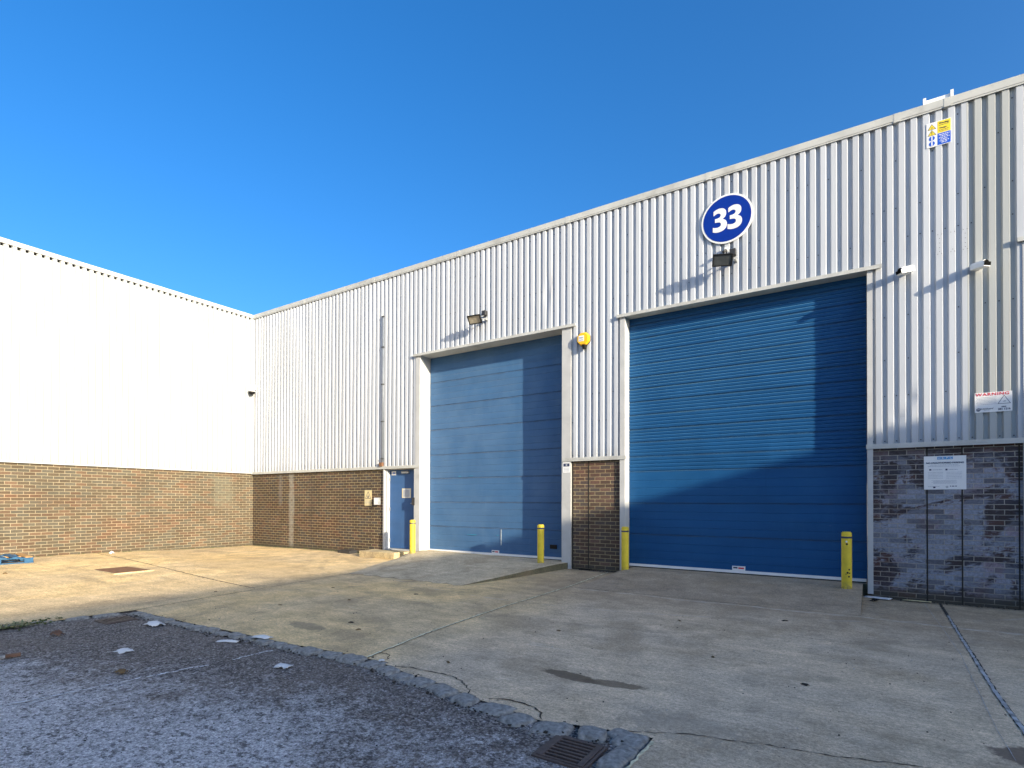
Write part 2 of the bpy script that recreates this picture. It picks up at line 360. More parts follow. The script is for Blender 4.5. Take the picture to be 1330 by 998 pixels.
class Wall:
    """a wall frame: u along, d outward, z up"""
    def __init__(s, O, e, n): s.O, s.e, s.n = Vector((*O, 0)), Vector((*e, 0)), Vector((*n, 0))
    def p(s, u, d, z): return s.O + s.e * u + s.n * d + Vector((0, 0, z))
    def uv(s, co):
        r = co - s.O; return (r.dot(s.e) + r.dot(s.n), co.z)
    def box(s, u0, u1, d0, d1, z0, z1, mb=None):
        mb = mb or MB(); a = s.p(u0, d0, z0); b = s.p(u1, d1, z1)
        mb.box((min(a.x, b.x), min(a.y, b.y), a.z), (max(a.x, b.x), max(a.y, b.y), b.z)); return mb
    def clad(s, mb, u0, u1, z0, z1, ph=0.0, nz=1, dents=()):
        """trapezoid ribs, pitch 152 mm; crown stands 35 mm proud"""
        P = .152; prof = [(0, -.006), (.016, .035), (.090, .035), (.104, -.006)]
        us = []
        k = math.floor((u0 - ph) / P) - 1
        while k * P + ph < u1 + P:
            for a, d in prof: us.append((k * P + ph + a, d))
            k += 1
        def dat(u):
            for (a, d), (b, e) in zip(us, us[1:]):
                if a <= u <= b: return d + (e - d) * (u - a) / (b - a)
            return 0
        pts = [(u0, dat(u0))] + [q for q in us if u0 < q[0] < u1] + [(u1, dat(u1))]
        zs = [z0 + (z1 - z0) * i / nz for i in range(nz + 1)]
        if dents: zs = sorted(set(zs + [dz + t for _, dz, hz, _ in dents for t in (-hz, -hz * .6, -hz * .3, -.05, 0, .05, hz * .3, hz * .6, hz) if z0 < dz + t < z1]))
        grid = []
        for z in zs:
            row = []
            for u, d in pts:
                for du, dz, hz, amt in dents:
                    w = max(0, 1 - abs(z - dz) / hz) ** 1.6 * max(0, 1 - abs(u - du) / .075)
                    d -= amt * w
                row.append(mb.bm.verts.new(s.p(u, d, z)))
            grid.append(row)
        for i in range(len(zs) - 1):
            for j in range(len(pts) - 1):
                mb.bm.faces.new((grid[i][j], grid[i][j + 1], grid[i + 1][j + 1], grid[i + 1][j]))
        return mb

F = Wall((0, 0), (1, 0), (0, -1))
LW = Wall((0, 0), (0, -1), (1, 0))
RW = Wall((34.9, 0), (0, -1), (-1, 0))

def text(body, size, loc, mat, parent, rot=(math.pi / 2, 0, 0), bold=0.0, ext=.0015, name='lettering', sx=1.0, align='CENTER', shear=0, space=1.0):
    cu = bpy.data.curves.new('t', 'FONT'); cu.body = body; cu.size = size; cu.align_x = align; cu.align_y = 'CENTER'
    cu.extrude = ext; cu.offset = bold; cu.shear = shear; cu.space_character = space; cu.resolution_u = 6
    t = bpy.data.objects.new('t', cu); COL.objects.link(t)
    dg = bpy.context.evaluated_depsgraph_get(); me = bpy.data.meshes.new_from_object(t.evaluated_get(dg))
    bpy.data.objects.remove(t); bpy.data.curves.remove(cu)
    me.transform(Matrix.Translation(loc) @ Matrix.Rotation(rot[2], 4, 'Z') @ Matrix.Rotation(rot[0], 4, 'X') @ Matrix.Diagonal((sx, 1, 1, 1)))
    me.materials.clear()
    return link(name, me, mat, parent)

# ------------------------------------------------------------------ ground
def sstep(a, b, x):
    t = max(0., min(1., (x - a) / (b - a))); return t * t * (3 - 2 * t)
def h(x, y):
    v = .09 * sstep(7, 1, x) * sstep(-.5, -5, y)
    v += .045 * sstep(9, 12, x) * sstep(14.5, 12.5, x) * sstep(-2.5, 0, y)
    v += .03 * sstep(1, 3, x) * sstep(6, 4, x) * sstep(-1.5, 0, y)
    v -= .045 * sstep(16.3, 17.3, x) * sstep(-3, 0, y)
    v += .006 * mnoise.noise(Vector((x * .5, y * .5, 0)))
    return v
KP = [(8.2, -7.0), (8.8, -7.03), (9.7, -7.02), (11.5, -6.96), (12.9, -6.86), (13.8, -7.02), (14.5, -7.15), (14.95, -7.23), (15.25, -7.15), (15.56, -7.08), (16.2, -7.05)]
def kerb_y(x):
    if x <= KP[0][0]: return KP[0][1]
    for (a, b), (c, d) in zip(KP, KP[1:]):
        if x <= c: t = (x - a) / (c - a); t = t * t * (3 - 2 * t); return b + (d - b) * t
    return KP[-1][1]
def kerb_x(y): return 8.66 + (y + 7.0) * .20     # left edge line of the bay
BX1 = 15.68

def grid_obj(name, xs, ys, zf, mat, skip=None, warp=None):
    mb = MB(); V = {}
    for i, x in enumerate(xs):
        for j, y in enumerate(ys):
            X, Y = warp(x, y) if warp else (x, y)
            V[i, j] = mb.bm.verts.new((X, Y, zf(X, Y)))
    for i in range(len(xs) - 1):
        for j in range(len(ys) - 1):
            if skip and skip((xs[i] + xs[i + 1]) / 2, (ys[j] + ys[j + 1]) / 2): continue
            mb.bm.faces.new((V[i, j], V[i + 1, j], V[i + 1, j + 1], V[i, j + 1]))
    loose = [v for v in mb.bm.verts if not v.link_faces]
    bmesh.ops.delete(mb.bm, geom=loose, context='VERTS')
    o = mb.done(name, mat, smooth=True); tag(o, kind='structure'); return o
def fr(a, b, n): return [a + (b - a) * i / n for i in range(n)]

g = MB(); g.poly([(-400, -400, -.12), (400, -400, -.12), (400, 400, -.12), (-400, 400, -.12)])
tag(g.done('ground', 'road'), kind='structure')
# concrete apron: back strip y -7..0.4, wings to the left and right of the asphalt bay
xs = [-.3] + fr(0, 8.6, 86) + fr(8.6, BX1, 72) + fr(BX1, 20, 44) + fr(20, 34.9, 30) + [34.9]
ys = fr(-40, -12, 28) + fr(-12, -7, 50) + fr(-7, .4, 74) + [.4]
def warpc(x, y):
    Y = y
    if -7.0001 <= y and 8.59 < x < BX1 + .001: Y = kerb_y(x) + .05 + (y + 7) / 7.4 * (.4 - kerb_y(x) - .05)
    X = x
    if y < -6.99 and abs(x - 8.6) < 1e-6: X = kerb_x(y) - .07
    return X, Y
def skipc(x, y): return y < -7 and 8.6 < x < BX1
def drain_hole(x, y): return False
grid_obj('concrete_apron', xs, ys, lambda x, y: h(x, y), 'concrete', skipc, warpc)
# asphalt bay with two square holes for the gullies
G1 = (15.15, 15.47, -7.60, -7.285); G2 = (8.82, 9.14, -7.50, -7.18)
xs = sorted(set(fr(6.0, 15.8, 98) + [15.8, G1[0], G1[1], G2[0], G2[1]])); ys = sorted(set(fr(-40, -12, 14) + fr(-12, -6.8, 52) + [-6.8, G1[2], G1[3], G2[2], G2[3]]))
def skipa(x, y):
    return any(a < x < b and c < y < d for a, b, c, d in (G1, G2)) or x < kerb_x(y) - .12
def za(x, y): return -.020 + .012 * mnoise.noise(Vector((x * 1.3, y * 1.3, 5))) + .004 * mnoise.noise(Vector((x * 7, y * 7, 2)))
grid_obj('asphalt_bay', xs, ys, za, 'asphalt', skipa)

def ribbon(name, pts, w, mat, dz=.004, jit=.3, step=.06, wj=.4, kind='structure', seed=1):
    rnd = random.Random(seed); P = []
    for (a, b) in zip(pts, pts[1:]):
        L = math.dist(a, b); n = max(1, int(L / step))
        for i in range(n): P.append((a[0] + (b[0] - a[0]) * i / n, a[1] + (b[1] - a[1]) * i / n))
    P.append(pts[-1]); mb = MB(); prev = None
    for i, p in enumerate(P):
        q = P[min(i + 1, len(P) - 1)]; r = P[max(i - 1, 0)]
        d = Vector((q[0] - r[0], q[1] - r[1])).normalized(); nn = Vector((-d.y, d.x))
        c = Vector(p) + nn * rnd.uniform(-1, 1) * w * jit
        ww = w * .5 * (1 + rnd.uniform(-wj, wj)); L_, R_ = c + nn * ww, c - nn * ww
        cur = [mb.bm.verts.new((v.x, v.y, h(v.x, v.y) + dz)) for v in (L_, R_)]
        if prev: mb.bm.faces.new((prev[0], prev[1], cur[1], cur[0]))
        prev = cur
    o = mb.done(name, mat); tag(o, kind=kind); return o
ribbon('slab_joint', [(12.52, -.1), (12.56, -2), (12.58, -4), (12.70, -5.8), (12.86, -6.80)], .030, 'sealy', .004, .12, .05, .5, seed=2)
ribbon('slab_joint', [(12.535, -.1), (12.575, -2), (12.597, -4), (12.717, -5.8), (12.877, -6.80)], .010, 'gap', .006, 1.0, seed=3)
ribbon('slab_joint', [(17.80, -.05), (17.72, -2.6), (17.66, -4.8), (17.67, -7), (17.7, -12)], .036, 'gap', .004, .10, .05, .25, seed=4)
ribbon('slab_joint', [(17.765, -1.2), (17.715, -2.6), (17.66, -4.8), (17.67, -7), (17.70, -12)], .024, 'seal', .006, .12, .05, .35, seed=5)
ribbon('slab_joint', [(17.60, -.1), (17.60, -3.6), (17.52, -5.7), (17.52, -6.2)], .0035, 'seal', .004, .3, seed=6)
ribbon('slab_joint', [(.1, -4.35), (5.2, -4.75), (8.25, -5.05)], .02, 'gap', .004, .4, seed=7)
ribbon('slab_joint', [(8.60, -6.98), (8.35, -5.05), (8.12, -2.75), (7.9, -1.2)], .016, 'gap', .004, .5, seed=8)
ribbon('crack', [(15.5, -7.02), (15.6, -6.98), (15.87, -6.84), (16.1, -6.80), (16.31, -6.74), (16.6, -6.70), (17.03, -6.58), (17.65, -6.5)], .007, 'gap', .004, 1.3, .035, .9, seed=9)
ribbon('crack', [(13.05, -6.86), (13.07, -6.74), (12.98, -6.62), (12.80, -6.60)], .010, 'gap', .004, .9, .03, .6, seed=10)
ribbon('crack', [(13.22, -6.93), (13.3, -6.84), (13.4, -6.80), (13.6, -6.79), (13.85, -6.78), (14.02, -6.84), (14.2, -6.97), (14.26, -7.06)], .010, 'gap', .004, .9, .03, .7, seed=11)
ribbon('crack', [(14.44, -7.05), (14.5, -6.99), (14.7, -6.97), (14.84, -7.02), (14.92, -7.10), (14.95, -7.16)], .012, 'gap', .005, .9, .03, .6, seed=12)
ribbon('slab_joint', [(15.70, -7.08), (15.68, -7.6), (15.66, -9)], .016, 'sealy', .005, .6, .04, .6, seed=14)
# worn white line across the bay
def apaint(name, pts, w, seed):
    rnd = random.Random(seed); mb = MB()
    for a, b in zip(pts, pts[1:]):
        L = math.dist(a, b); n = int(L / .035); d = Vector((b[0] - a[0], b[1] - a[1])).normalized(); nn = Vector((-d.y, d.x))
        for i in range(n):
            if rnd.random() < .06: continue
            c = Vector(a) + d * (i + .5) * L / n + nn * rnd.uniform(-.3, .3) * w
            r1 = w * rnd.uniform(.25, .62); m = rnd.randint(5, 7); a0 = rnd.uniform(0, 6)
            pl = []
            for k in range(m):
                t = a0 + k * 2 * math.pi / m; q = c + d * math.cos(t) * .024 * rnd.uniform(.6, 1.2) + nn * math.sin(t) * r1 * rnd.uniform(.6, 1.1)
                pl.append((q.x, q.y, za(q.x, q.y) + .008))
            mb.poly(pl)
    o = mb.done(name, 'line'); return tag(o, kind='structure')
apaint('painted_line', [(11.35, -9.9), (11.54, -9.06), (11.66, -8.5), (11.75, -7.9), (11.79, -7.7)], .038, 3)
apaint('painted_line', [(11.81, -7.5), (11.84, -7.1)], .035, 4)

# ramps up to the two doors (own slabs with real side faces)
def ramp(name, outline, ztop, mat):
    """outline: list of (x,y) from the door outwards as quad rows [(xl,xr,y)], ztop(x,y)"""
    mb = MB(); rows = []
    for (xl, xr, y) in outline:
        n = 24; rows.append([mb.bm.verts.new((xl + (xr - xl) * i / n, y + .05 * math.sin(i * 1.7 + y) * (y < -2.2), 0)) for i in range(n + 1)])
    for r in rows:
        for v in r: v.co.z = max(ztop(v.co.x, v.co.y), h(v.co.x, v.co.y) + .003) + .004 * mnoise.noise(v.co * 3)
    for a, b in zip(rows, rows[1:]):
        for i in range(len(a) - 1): mb.bm.faces.new((a[i], a[i + 1], b[i + 1], b[i]))
    bd = [e for e in mb.bm.edges if e.is_boundary]
    r = bmesh.ops.extrude_edge_only(mb.bm, edges=bd)
    for f in r['geom']:
        if isinstance(f, bmesh.types.BMFace): f.material_index = 1
    for v in r['geom']:
        if isinstance(v, bmesh.types.BMVert): v.co.z = -.06
    return tag(mb.done(name, [mat, 'rampside']), kind='structure')
def z1(x, y):
    lat = sstep(6.6, 7.4, x - max(0, -y) * .42)
    return max(0., (.17 + .035 * sstep(11, 7, x)) * min(1, (y + 2.95) / 2.6)) * lat if y < -.35 else (.17 + .035 * sstep(11, 7, x)) * max(lat, sstep(-.2, 0, y))
ramp('ramp', [(6.75, 11.60, .10)] + [(6.75 + t * 1.3 + .05 * math.sin(t * 9), 11.60 - .66 * t, .10 - 3.0 * t) for t in [i / 16 for i in range(1, 17)]], z1, 'ramp')
def z2(x, y): return max(0., .155 * min(1, (y + 2.0) / 1.7)) * sstep(12.5, 12.95, x)
ramp('ramp', [(12.80, 16.83, .10)] + [(12.80 - .10 * t, 16.83 - .04 * t, .10 - 2.1 * t) for t in [i / 12 for i in range(1, 13)]], z2, 'ramp_b')
ramp('door_threshold', [(7.36, 11.41, .5), (7.36, 11.41, .09)], lambda x, y: .165 + .035 * sstep(11, 7, x), 'ramp')
ramp('door_threshold', [(12.84, 16.89, .5), (12.84, 16.89, .09)], lambda x, y: .155, 'ramp_b')

# ------------------------------------------------------------------ main warehouse (unit 33)
TOP, SILL = 7.445, 2.39
wh = thing('warehouse', (9, 0, 0), 'long grey ribbed steel warehouse on a brown brick base with two tall blue doors', 'warehouse')
wh.location = (0, 0, 0)
mb = MB(); RPH = 16.941 - .090 - .0
ph = (16.93 - .085) % .152
F.clad(mb, 0.03, 7.21, SILL, TOP, ph)
F.clad(mb, 7.21, 11.60, 5.22, TOP, ph, 1, ((11.05, 5.97, .55, .030), (11.13, 6.25, .3, .018)))
F.clad(mb, 11.60, 12.73, SILL, TOP, ph)
F.clad(mb, 12.73, 16.93, 5.22, TOP, ph)
F.clad(mb, 16.93, 18.74, SILL, TOP, ph, 1, ((17.30, 2.80, .22, .016), (17.46, 3.10, .25, .015), (17.15, 2.62, .2, .014)))
F.clad(mb, 18.74, 22.95, 5.22, TOP, ph); F.clad(mb, 22.95, 34.9, SILL, TOP, ph)
mb.done('wall_cladding', 'clad', wh, uv=F.uv)
rw = random.Random(3)
def brick(u0, u1, mat, z1=2.345, w=F, parent=wh, dark=0):
    b = w.box(u0, u1, -.24, 0, -.35, z1).done('brick_wall', mat, parent, uv=w.uv); return b
brick(0.0, 6.05, 'brick_f'); brick(11.64, 12.735, 'brick_p'); brick(16.965, 18.74, 'brick_r'); brick(22.95, 34.9, 'brick_r')
# flashings: eaves, base sill
b = MB(); F.box(0, 34.9, -.35, .058, 7.452, 7.562, b); F.box(0, 34.9, .044, .052, 7.425, 7.4545, b)
b.done('eaves_flashing', 'flash', wh)
for i, u in enumerate([2.6, 5.6, 8.55, 11.5, 14.4, 17.25, 17.87, 20.9, 24, 27, 30, 33]): F.box(u, u + .09, -.3, .0605, 7.430 - .004 * (i % 2), 7.5645).done('flashing_joint', 'flash', wh)
for a, c in ((0.0, 7.36), (11.43, 12.86), (16.88, 18.80), (22.9, 34.9)):
    b = MB(); F.box(a, c, -.02, .062, 2.352, 2.398, b); F.box(a, c, .050, .0625, 2.322, 2.350, b)
    b.done('sill_flashing', 'flash', wh)
# vertical corner flashing at the inner corner
b = MB(); F.box(0.0, .07, .0, .046, 2.4, 7.425, b); b.done('corner_flashing', 'flash_w', wh)
# girt line screws in the valleys
def screws(pts, W_, mat, parent, r):
    """the hundred that show largest as parts, the rest as one"""
    c = Vector((16.76, -10.36, 1.48)); pts = sorted(pts, key=lambda q: (W_.p(q[0], 0, q[1]) - c).length)
    for u, z in pts[:95]: W_.box(u - r, u + r, -.012, .002, z - r, z + r).done('fixing_screw', mat, parent)
    b = MB()
    for u, z in pts[95:]: W_.box(u - r, u + r, -.012, .002, z - r, z + r, b)
    b.done('fixing_screws', mat, parent)['kind'] = 'stuff'
SC = []; rr = random.Random(5)
for k in range(0, 230):
    u = ph + k * .152 + .129
    for z, pr in ((2.44, .9), (3.15, .35), (3.72, .45), (4.40, .6), (5.62, .4), (6.1, .45), (6.85, .35), (7.3, .2)):
        if u > 34 or rr.random() > pr: continue
        if z < 5.3 and (7.15 < u < 11.6 or 12.7 < u < 16.95 or 18.7 < u < 23): continue
        SC.append((u, z))
screws(SC, F, 'dark', wh, .007)
b = MB()
for cx, kind in ((17.815, 0), (17.970, 1), (18.115, 2)):
    for i, z in enumerate((5.53, 5.47, 5.40, 5.33, 5.27, 5.235)):
        if kind == 1 and 0 < i < 4: continue
        for s in ((-.022, .022) if i in (0, 5) else (0,)): F.box(cx + s - .004, cx + s + .004, .03, .0375, z - .004, z + .004, b)
b.done('rivet_holes', 'dark', wh)['kind'] = 'stuff'

def roller(u0, u1, D, zs, ztop, mat, fine_from, pitch):
    """sectional door leaf: sections between zs; plain boards with thin score lines below fine_from, corrugated above"""
    prof = []; rnd = random.Random(int(u0 * 10))
    L = zs + [ztop + .02]
    for i, (a, b2) in enumerate(zip(L, L[1:])):
        tl = rnd.uniform(-.004, .004)
        prof += [(a, -.010), (a + .007, -.010), (a + .012, 0 + tl)]
        if a < fine_from - .01:
            z = a + pitch
            while z < b2 - .06:
                prof += [(z - .006, tl), (z - .003, tl - .005), (z + .003, tl - .005), (z + .006, tl)]; z += pitch
        else:
            n = max(1, round((b2 - a) / .068)); s = (b2 - a - .016) / n
            for j in range(n):
                z = a + .012 + j * s
                prof += [(z + s * .10, .004 + tl), (z + s * .50, .008 + tl), (z + s * .78, .008 + tl), (z + s * .90, -.006 + tl), (z + s * .98, -.004 + tl)]
        prof += [(b2 - .004, 0 + tl), (b2 - .001, -.006)]
    prof.sort(key=lambda q: q[0])
    mb = MB(); nx = 14; G = []
    for z, d in prof:
        G.append([mb.bm.verts.new(F.p(u0 + (u1 - u0) * i / nx, -D + d + .004 * mnoise.noise(Vector((i * .9, z * 1.1, u0))), z)) for i in range(nx + 1)])
    for r, q in zip(G, G[1:]):
        for i in range(nx): mb.bm.faces.new((r[i], r[i + 1], q[i + 1], q[i]))
    return mb.done('roller_door', mat, wh, uv=F.uv)

def opening(u0, u1, D, ztop, zb, jl, jr, name='door_frame'):
    b = MB()
    F.box(u0 - jl, u0, -D - .1, .045, zb - .1, ztop + .02, b); b.done(name, 'flash_w', wh)      # jamb with its reveal
    b = MB(); F.box(u1, u1 + jr, -D - .1, .045, zb - .15, ztop + .02, b); b.done(name, 'flash_w', wh)
    b = MB(); F.box(u0 - jl - .06, u1 + jr + .12, -.02, .085, ztop + .005, ztop + .050, b)
    F.box(u0 - jl - .06, u1 + jr + .12, .070, .088, ztop - .012, ztop + .004, b)
    F.box(u0 - .02, u1 + .02, -D - .1, -.021, ztop + .006, ztop + .04, b)
    b.done('lintel_flashing', 'flash', wh)
opening(7.35, 11.42, .35, 5.19, .17, .145, .215)
opening(12.835, 16.895, .20, 5.19, .17, .105, .075)
opening(18.84, 22.87, .20, 5.19, .17, .10, .08)
d1 = roller(7.36, 11.41, .35, Z1, 5.19, 'door1', 99, .152)
d2 = roller(12.84, 16.89, .20, Z2, 5.19, 'door2', 2.05, .152)
d3 = roller(18.85, 22.86, .20, Z2, 5.19, 'door2', 2.05, .152)
d1['label'] = 'paler dusty blue sectional door with a white bottom rail'
d2['label'] = 'deep blue sectional door with corrugated upper sections'
for d, u0, u1, D, zb in ((d1, 7.37, 11.40, .35, .175), (d2, 12.85, 16.88, .20, .172), (d3, 18.86, 22.85, .20, .172)):
    b = MB()
    F.box(u0, u1, -D - .01, -D + .028, zb + .004, zb + .052, b); b.done('bottom_rail', 'offwhite', d)
    F.box(u0, u1, -D - .01, -D + .02, zb - .02, zb + .003).done('bottom_seal', 'rubber', d)
# door 1 left end stands slightly higher in the ground: threshold does that; marks on the leaf
b = F.box(10.93, 11.10, -.349, -.330, .41, .50); b.done('vent_grille', 'black', d1)
b = MB(); F.box(9.595, 9.612, -.345, -.339, .42, .80, b); b.done('scratch_mark', 'chalkw', d1)
for (u, z, w, hh) in ((8.75, .645, .36, .018), (9.50, .655, .10, .014), (8.35, 2.09, .12, .02), (8.7, 2.10, .2, .012)):
    b = MB(); pts = []
    for i in range(12):
        t = i * math.pi / 6; rj = .75 + .5 * mnoise.noise(Vector((u * 9 + math.cos(t), z * 9 + math.sin(t), 1)))
        pts.append(F.p(u + w / 2 * math.cos(t) * rj, -.340, z + hh * math.sin(t) * rj))
    b.poly(pts); b.done('paint_scuff', 'chalk', d1)
def door_sticker(u, z, D, d, w=.20, hh=.085):
    s = F.box(u - w / 2, u + w / 2, -D + .006, -D + .010 if False else -D + .031, z - hh / 2, z + hh / 2).done('sticker', 'offwhite', d)
    b = MB(); F.box(u - w * .42, u - w * .08, -D + .0315, -D + .0325, z - hh * .05, z + hh * .3, b); b.done('print_mark', 'navy', s)
    b = MB(); F.box(u - w * .02, u + w * .42, -D + .0315, -D + .0325, z - hh * .1, z + hh * .25, b); b.done('print_mark', 'red', s)
door_sticker(9.45, .255, .35, d1); door_sticker(14.93, .262, .20, d2, .22, .08)
# personnel door in a white frame with a shallow reveal
b = MB(); PD = .11
F.box(6.05, 6.10, -.2, .044, .0, 2.345, b); F.box(6.101, 6.150, -.2, -.005, .17, 2.30, b); F.box(7.165, 7.2045, -.2, .044, .17, 2.30, b); F.box(6.10, 7.2045, -.2, -.02, 2.302, 2.345, b)
b.done('personnel_door_frame', 'flash_w', wh)
pdoor = F.box(6.155, 7.16, -PD - .04, -PD, .215, 2.296).done('personnel_door', 'mdoor', wh, uv=F.uv)
F.box(6.155, 7.16, -.2, .0, .17, .205).done('threshold', 'flash_w', pdoor)
for z in (.42, 1.25, 2.05): F.box(6.152, 6.172, -PD + .001, -PD + .02, z - .05, z + .05).done('hinge', 'grey', pdoor)
b = MB(); F.box(7.06, 7.11, -PD, -PD + .012, 1.30, 1.50, b); b.cyl(F.p(7.08, -PD, 1.41), F.p(7.08, -PD + .07, 1.41), .012); F.box(6.96, 7.09, -PD + .055, -PD + .075, 1.398, 1.42, b)
b.done('handle', 'grey', pdoor)
b = MB(); F.box(7.10, 7.19, -.04, .055, 1.36, 1.56, b); b.done('lock_box', 'dark', wh)
s = F.box(6.60, 6.92, -PD + .001, -PD + .005, 1.55, 1.80).done('notice_sheet', 'cream', pdoor)
F.box(6.65, 6.87, -PD + .0055, -PD + .0065, 1.58, 1.77).done('notice_print', 'greyink', s)
F.box(6.63, 6.90, -PD + .0051, -PD + .0054, 1.56, 1.79).done('notice_field', 'paper', s)
s = F.box(6.22, 6.38, -PD + .001, -PD + .005, 2.16, 2.27).done('notice_sheet', 'paper', pdoor)
text('33', .07, F.p(6.30, -PD + .006, 2.215), 'blue2', s, bold=.002)
b = F.box(6.62, 6.86, -PD + .001, -PD + .06, 2.20, 2.26).done('door_closer', 'grey', pdoor)
# movement joints and expansion strips in the brickwork
for u, w in ((5.56, .012), (12.03, .022), (17.655, .018), (18.07, .018), (18.700, .018)):
    F.box(u - w / 2, u + w / 2, -.02, .0035, -.05, 2.32).done('movement_joint', 'gap', wh)
b = MB(); F.box(11.645, 11.675, .001, .0045, 0, 2.3, b); b.done('movement_joint', 'gap', wh)
F.box(11.84, 12.10, .0, .075, .02, .075).done('drain_shoe', 'black', wh)
# grey pipe in a rib valley with its clips
pipe = MB(); pipe.cyl(F.p(6.03, .045, 2.41), F.p(6.03, .045, 6.44), .028, 12); pipe = pipe.done('pipe', 'pipe', wh, smooth=True)
for z in (2.6, 3.6, 4.6, 5.6, 6.42):
    F.box(5.985, 6.075, .03, .078, z - .012, z + .012).done('clip', 'dark', pipe)
F.box(5.95, 6.06, .036, .10, 2.40, 2.50).done('junction_box', 'rust', pipe)
# warehouse shell: roof and rear walls so that it is a closed building
b = MB(); b.box((-.0, .36, 7.30), (34.9, 20, 7.40)); b.done('roof', 'roof', wh)
b = MB(); b.box((0, 19.8, -.3), (34.9, 20, 7.3)); b.box((-.02, .4, 0), (0, 20, 7.3)); b.done('rear_wall', 'roof', wh)
# white bracket standing up behind the eaves
b = MB(); F.box(17.63, 18.00, -.11, -.08, 7.56, 7.695, b); F.box(17.63, 17.668, -.12, -.06, 7.56, 7.73, b); F.box(17.962, 18.00, -.12, -.06, 7.56, 7.735, b)
b.done('roof_bracket', 'white', wh)

# ------------------------------------------------------------------ left wing
lw = thing('warehouse', (0, 0, 0), 'bright white ribbed warehouse wing on pale sunlit brick at the left', 'warehouse')
mb = MB(); LW.clad(mb, .045, 36, SILL, TOP, .03); mb.done('wall_cladding', 'clad_l', lw, uv=LW.uv)
brick(.0, 36, 'brick_l', 2.345, LW, lw)
b = MB(); LW.box(.06, 36, -.35, .058, 7.449, 7.559, b); b.done('eaves_flashing', 'flash_w', lw)
b = MB(); LW.box(.063, 36, -.02, .062, 2.349, 2.392, b); b.done('sill_flashing', 'flash_w', lw)
SC = []; rr = random.Random(8)
for k in range(1, 230):
    u = .03 + k * .152 + .129
    for z, pr in ((2.43, .6), (4.52, .6), (6.2, .6)):
        if rr.random() < pr: SC.append((u, z))
screws(SC, LW, 'grey', lw, .008)
b = MB()
for k in range(0, 230): LW.box(.03 + k * .152 + .108, .03 + k * .152 + .152, -.012, -.001, 7.395, 7.447, b)  # near-black boxes stand in for the shade in open valleys under the flashing
b.done('rib_opening_shade', 'pit', lw)['kind'] = 'stuff'
b = MB(); b.box((-18, -36, 7.30), (-.36, 0, 7.40)); b.box((-18, -36, -.3), (-17.8, 0, 7.3)); b.box((-17.8, -36, -.3), (-.25, -35.8, 7.3)); b.done('roof', 'roof', lw)

# ------------------------------------------------------------------ right wing, across the yard: its roof line shades the forecourt
rg = thing('warehouse', (34.9, 0, 0), 'ribbed steel warehouse wing across the yard, low sun behind it', 'warehouse')
rg.location = (0, 0, 0)
mb = MB(); RW.clad(mb, 0.06, 44, SILL, TOP, .03); mb.done('wall_cladding', 'clad', rg, uv=RW.uv)
brick(0.01, 44, 'brick_p', 2.345, RW, rg)
b = MB(); RW.box(.06, 44, -.35, .058, 7.449, 7.556, b); b.done('eaves_flashing', 'flash', rg)
b = MB(); b.box((35.26, -44, 7.30), (52, 0, 7.40)); b.box((51.8, -44, -.3), (52, 0, 7.3)); b.box((35.2, -44, -.3), (51.8, -43.8, 7.3)); b.done('roof', 'roof', rg)

# ------------------------------------------------------------------ concrete step and things on the ground
b = MB(); b.box((5.72, -.56, 0), (6.98, -.005, .165), .012)
bmesh.ops.subdivide_edges(b.bm, edges=b.bm.edges[:], cuts=3, use_grid_fill=True)
for v in b.bm.verts: v.co += Vector((1, 1, 1)) * .012 * mnoise.noise(v.co * 6)
st = b.done('concrete_step', 'step'); tag(st, 'rough low concrete step in front of the narrow blue personnel door', 'step')
b = MB(); b.box((4.55, -.30, .0), (5.05, -.02, .10), .01, Matrix.Rotation(R(0), 4, 'Z'))
tag(b.done('rubble_block', 'dark'), 'small dark block lying at the foot of the brown brick wall beside the step', 'block')

def make_bollard(H):
    r = thing('bollard', (0, 0, 0), '', 'bollard', 'yellow steel bollards guarding the doors')
    b = MB(); b.cyl((0, 0, -.05), (0, 0, H), .0715, 28, bevel=.014)
    p = b.done('post', 'yellow', r, smooth=True)
    m = p.modifiers.new('e', 'EDGE_SPLIT'); m.split_angle = R(40)
    b = MB(); b.cyl((0, 0, H - .095), (0, 0, H - .068), .0728, 28); q = b.done('band', 'navy', r, smooth=True); m = q.modifiers.new('e', 'EDGE_SPLIT')
    return r
B = make_bollard(.84)
B['label'] = 'yellow bollard beside the narrow blue personnel door and concrete step'; B.location = (7.50, -.45, .165)
copy_tree(B, (11.08, -.35, .140), 'yellow bollard on the ramp in front of the paler dusty blue door')
B3 = copy_tree(B, (12.93, -.27, .06), 'yellow bollard at the corner of the narrow brick pier'); B3.scale = (1, 1, 1.10)
B4 = copy_tree(B, (16.615, -.47, .11), 'yellow bollard with bolt holes and rust spots by the stained brick wall'); B4.scale = (1, 1, 1.08)
b = MB(); b.cyl((0.0, -.06, .70), (0.0, -.078, .70), .014, 10); b.done('bolt_head', 'white', B4)
b = MB(); b.cyl((0.005, -.06, .665), (0.005, -.0755, .665), .016, 10)
for (a, z, s) in ((.5, .30, .013), (.2, .255, .016), (.6, .25, .011), (.45, .20, .014), (-.1, .235, .008)):
    x, y = .07 * math.sin(a), -.07 * math.cos(a); b.cyl((x * .9, y * .9, z), (x * 1.05, y * 1.05, z), s, 7)
b.done('bolt_hole', 'gap', B4)

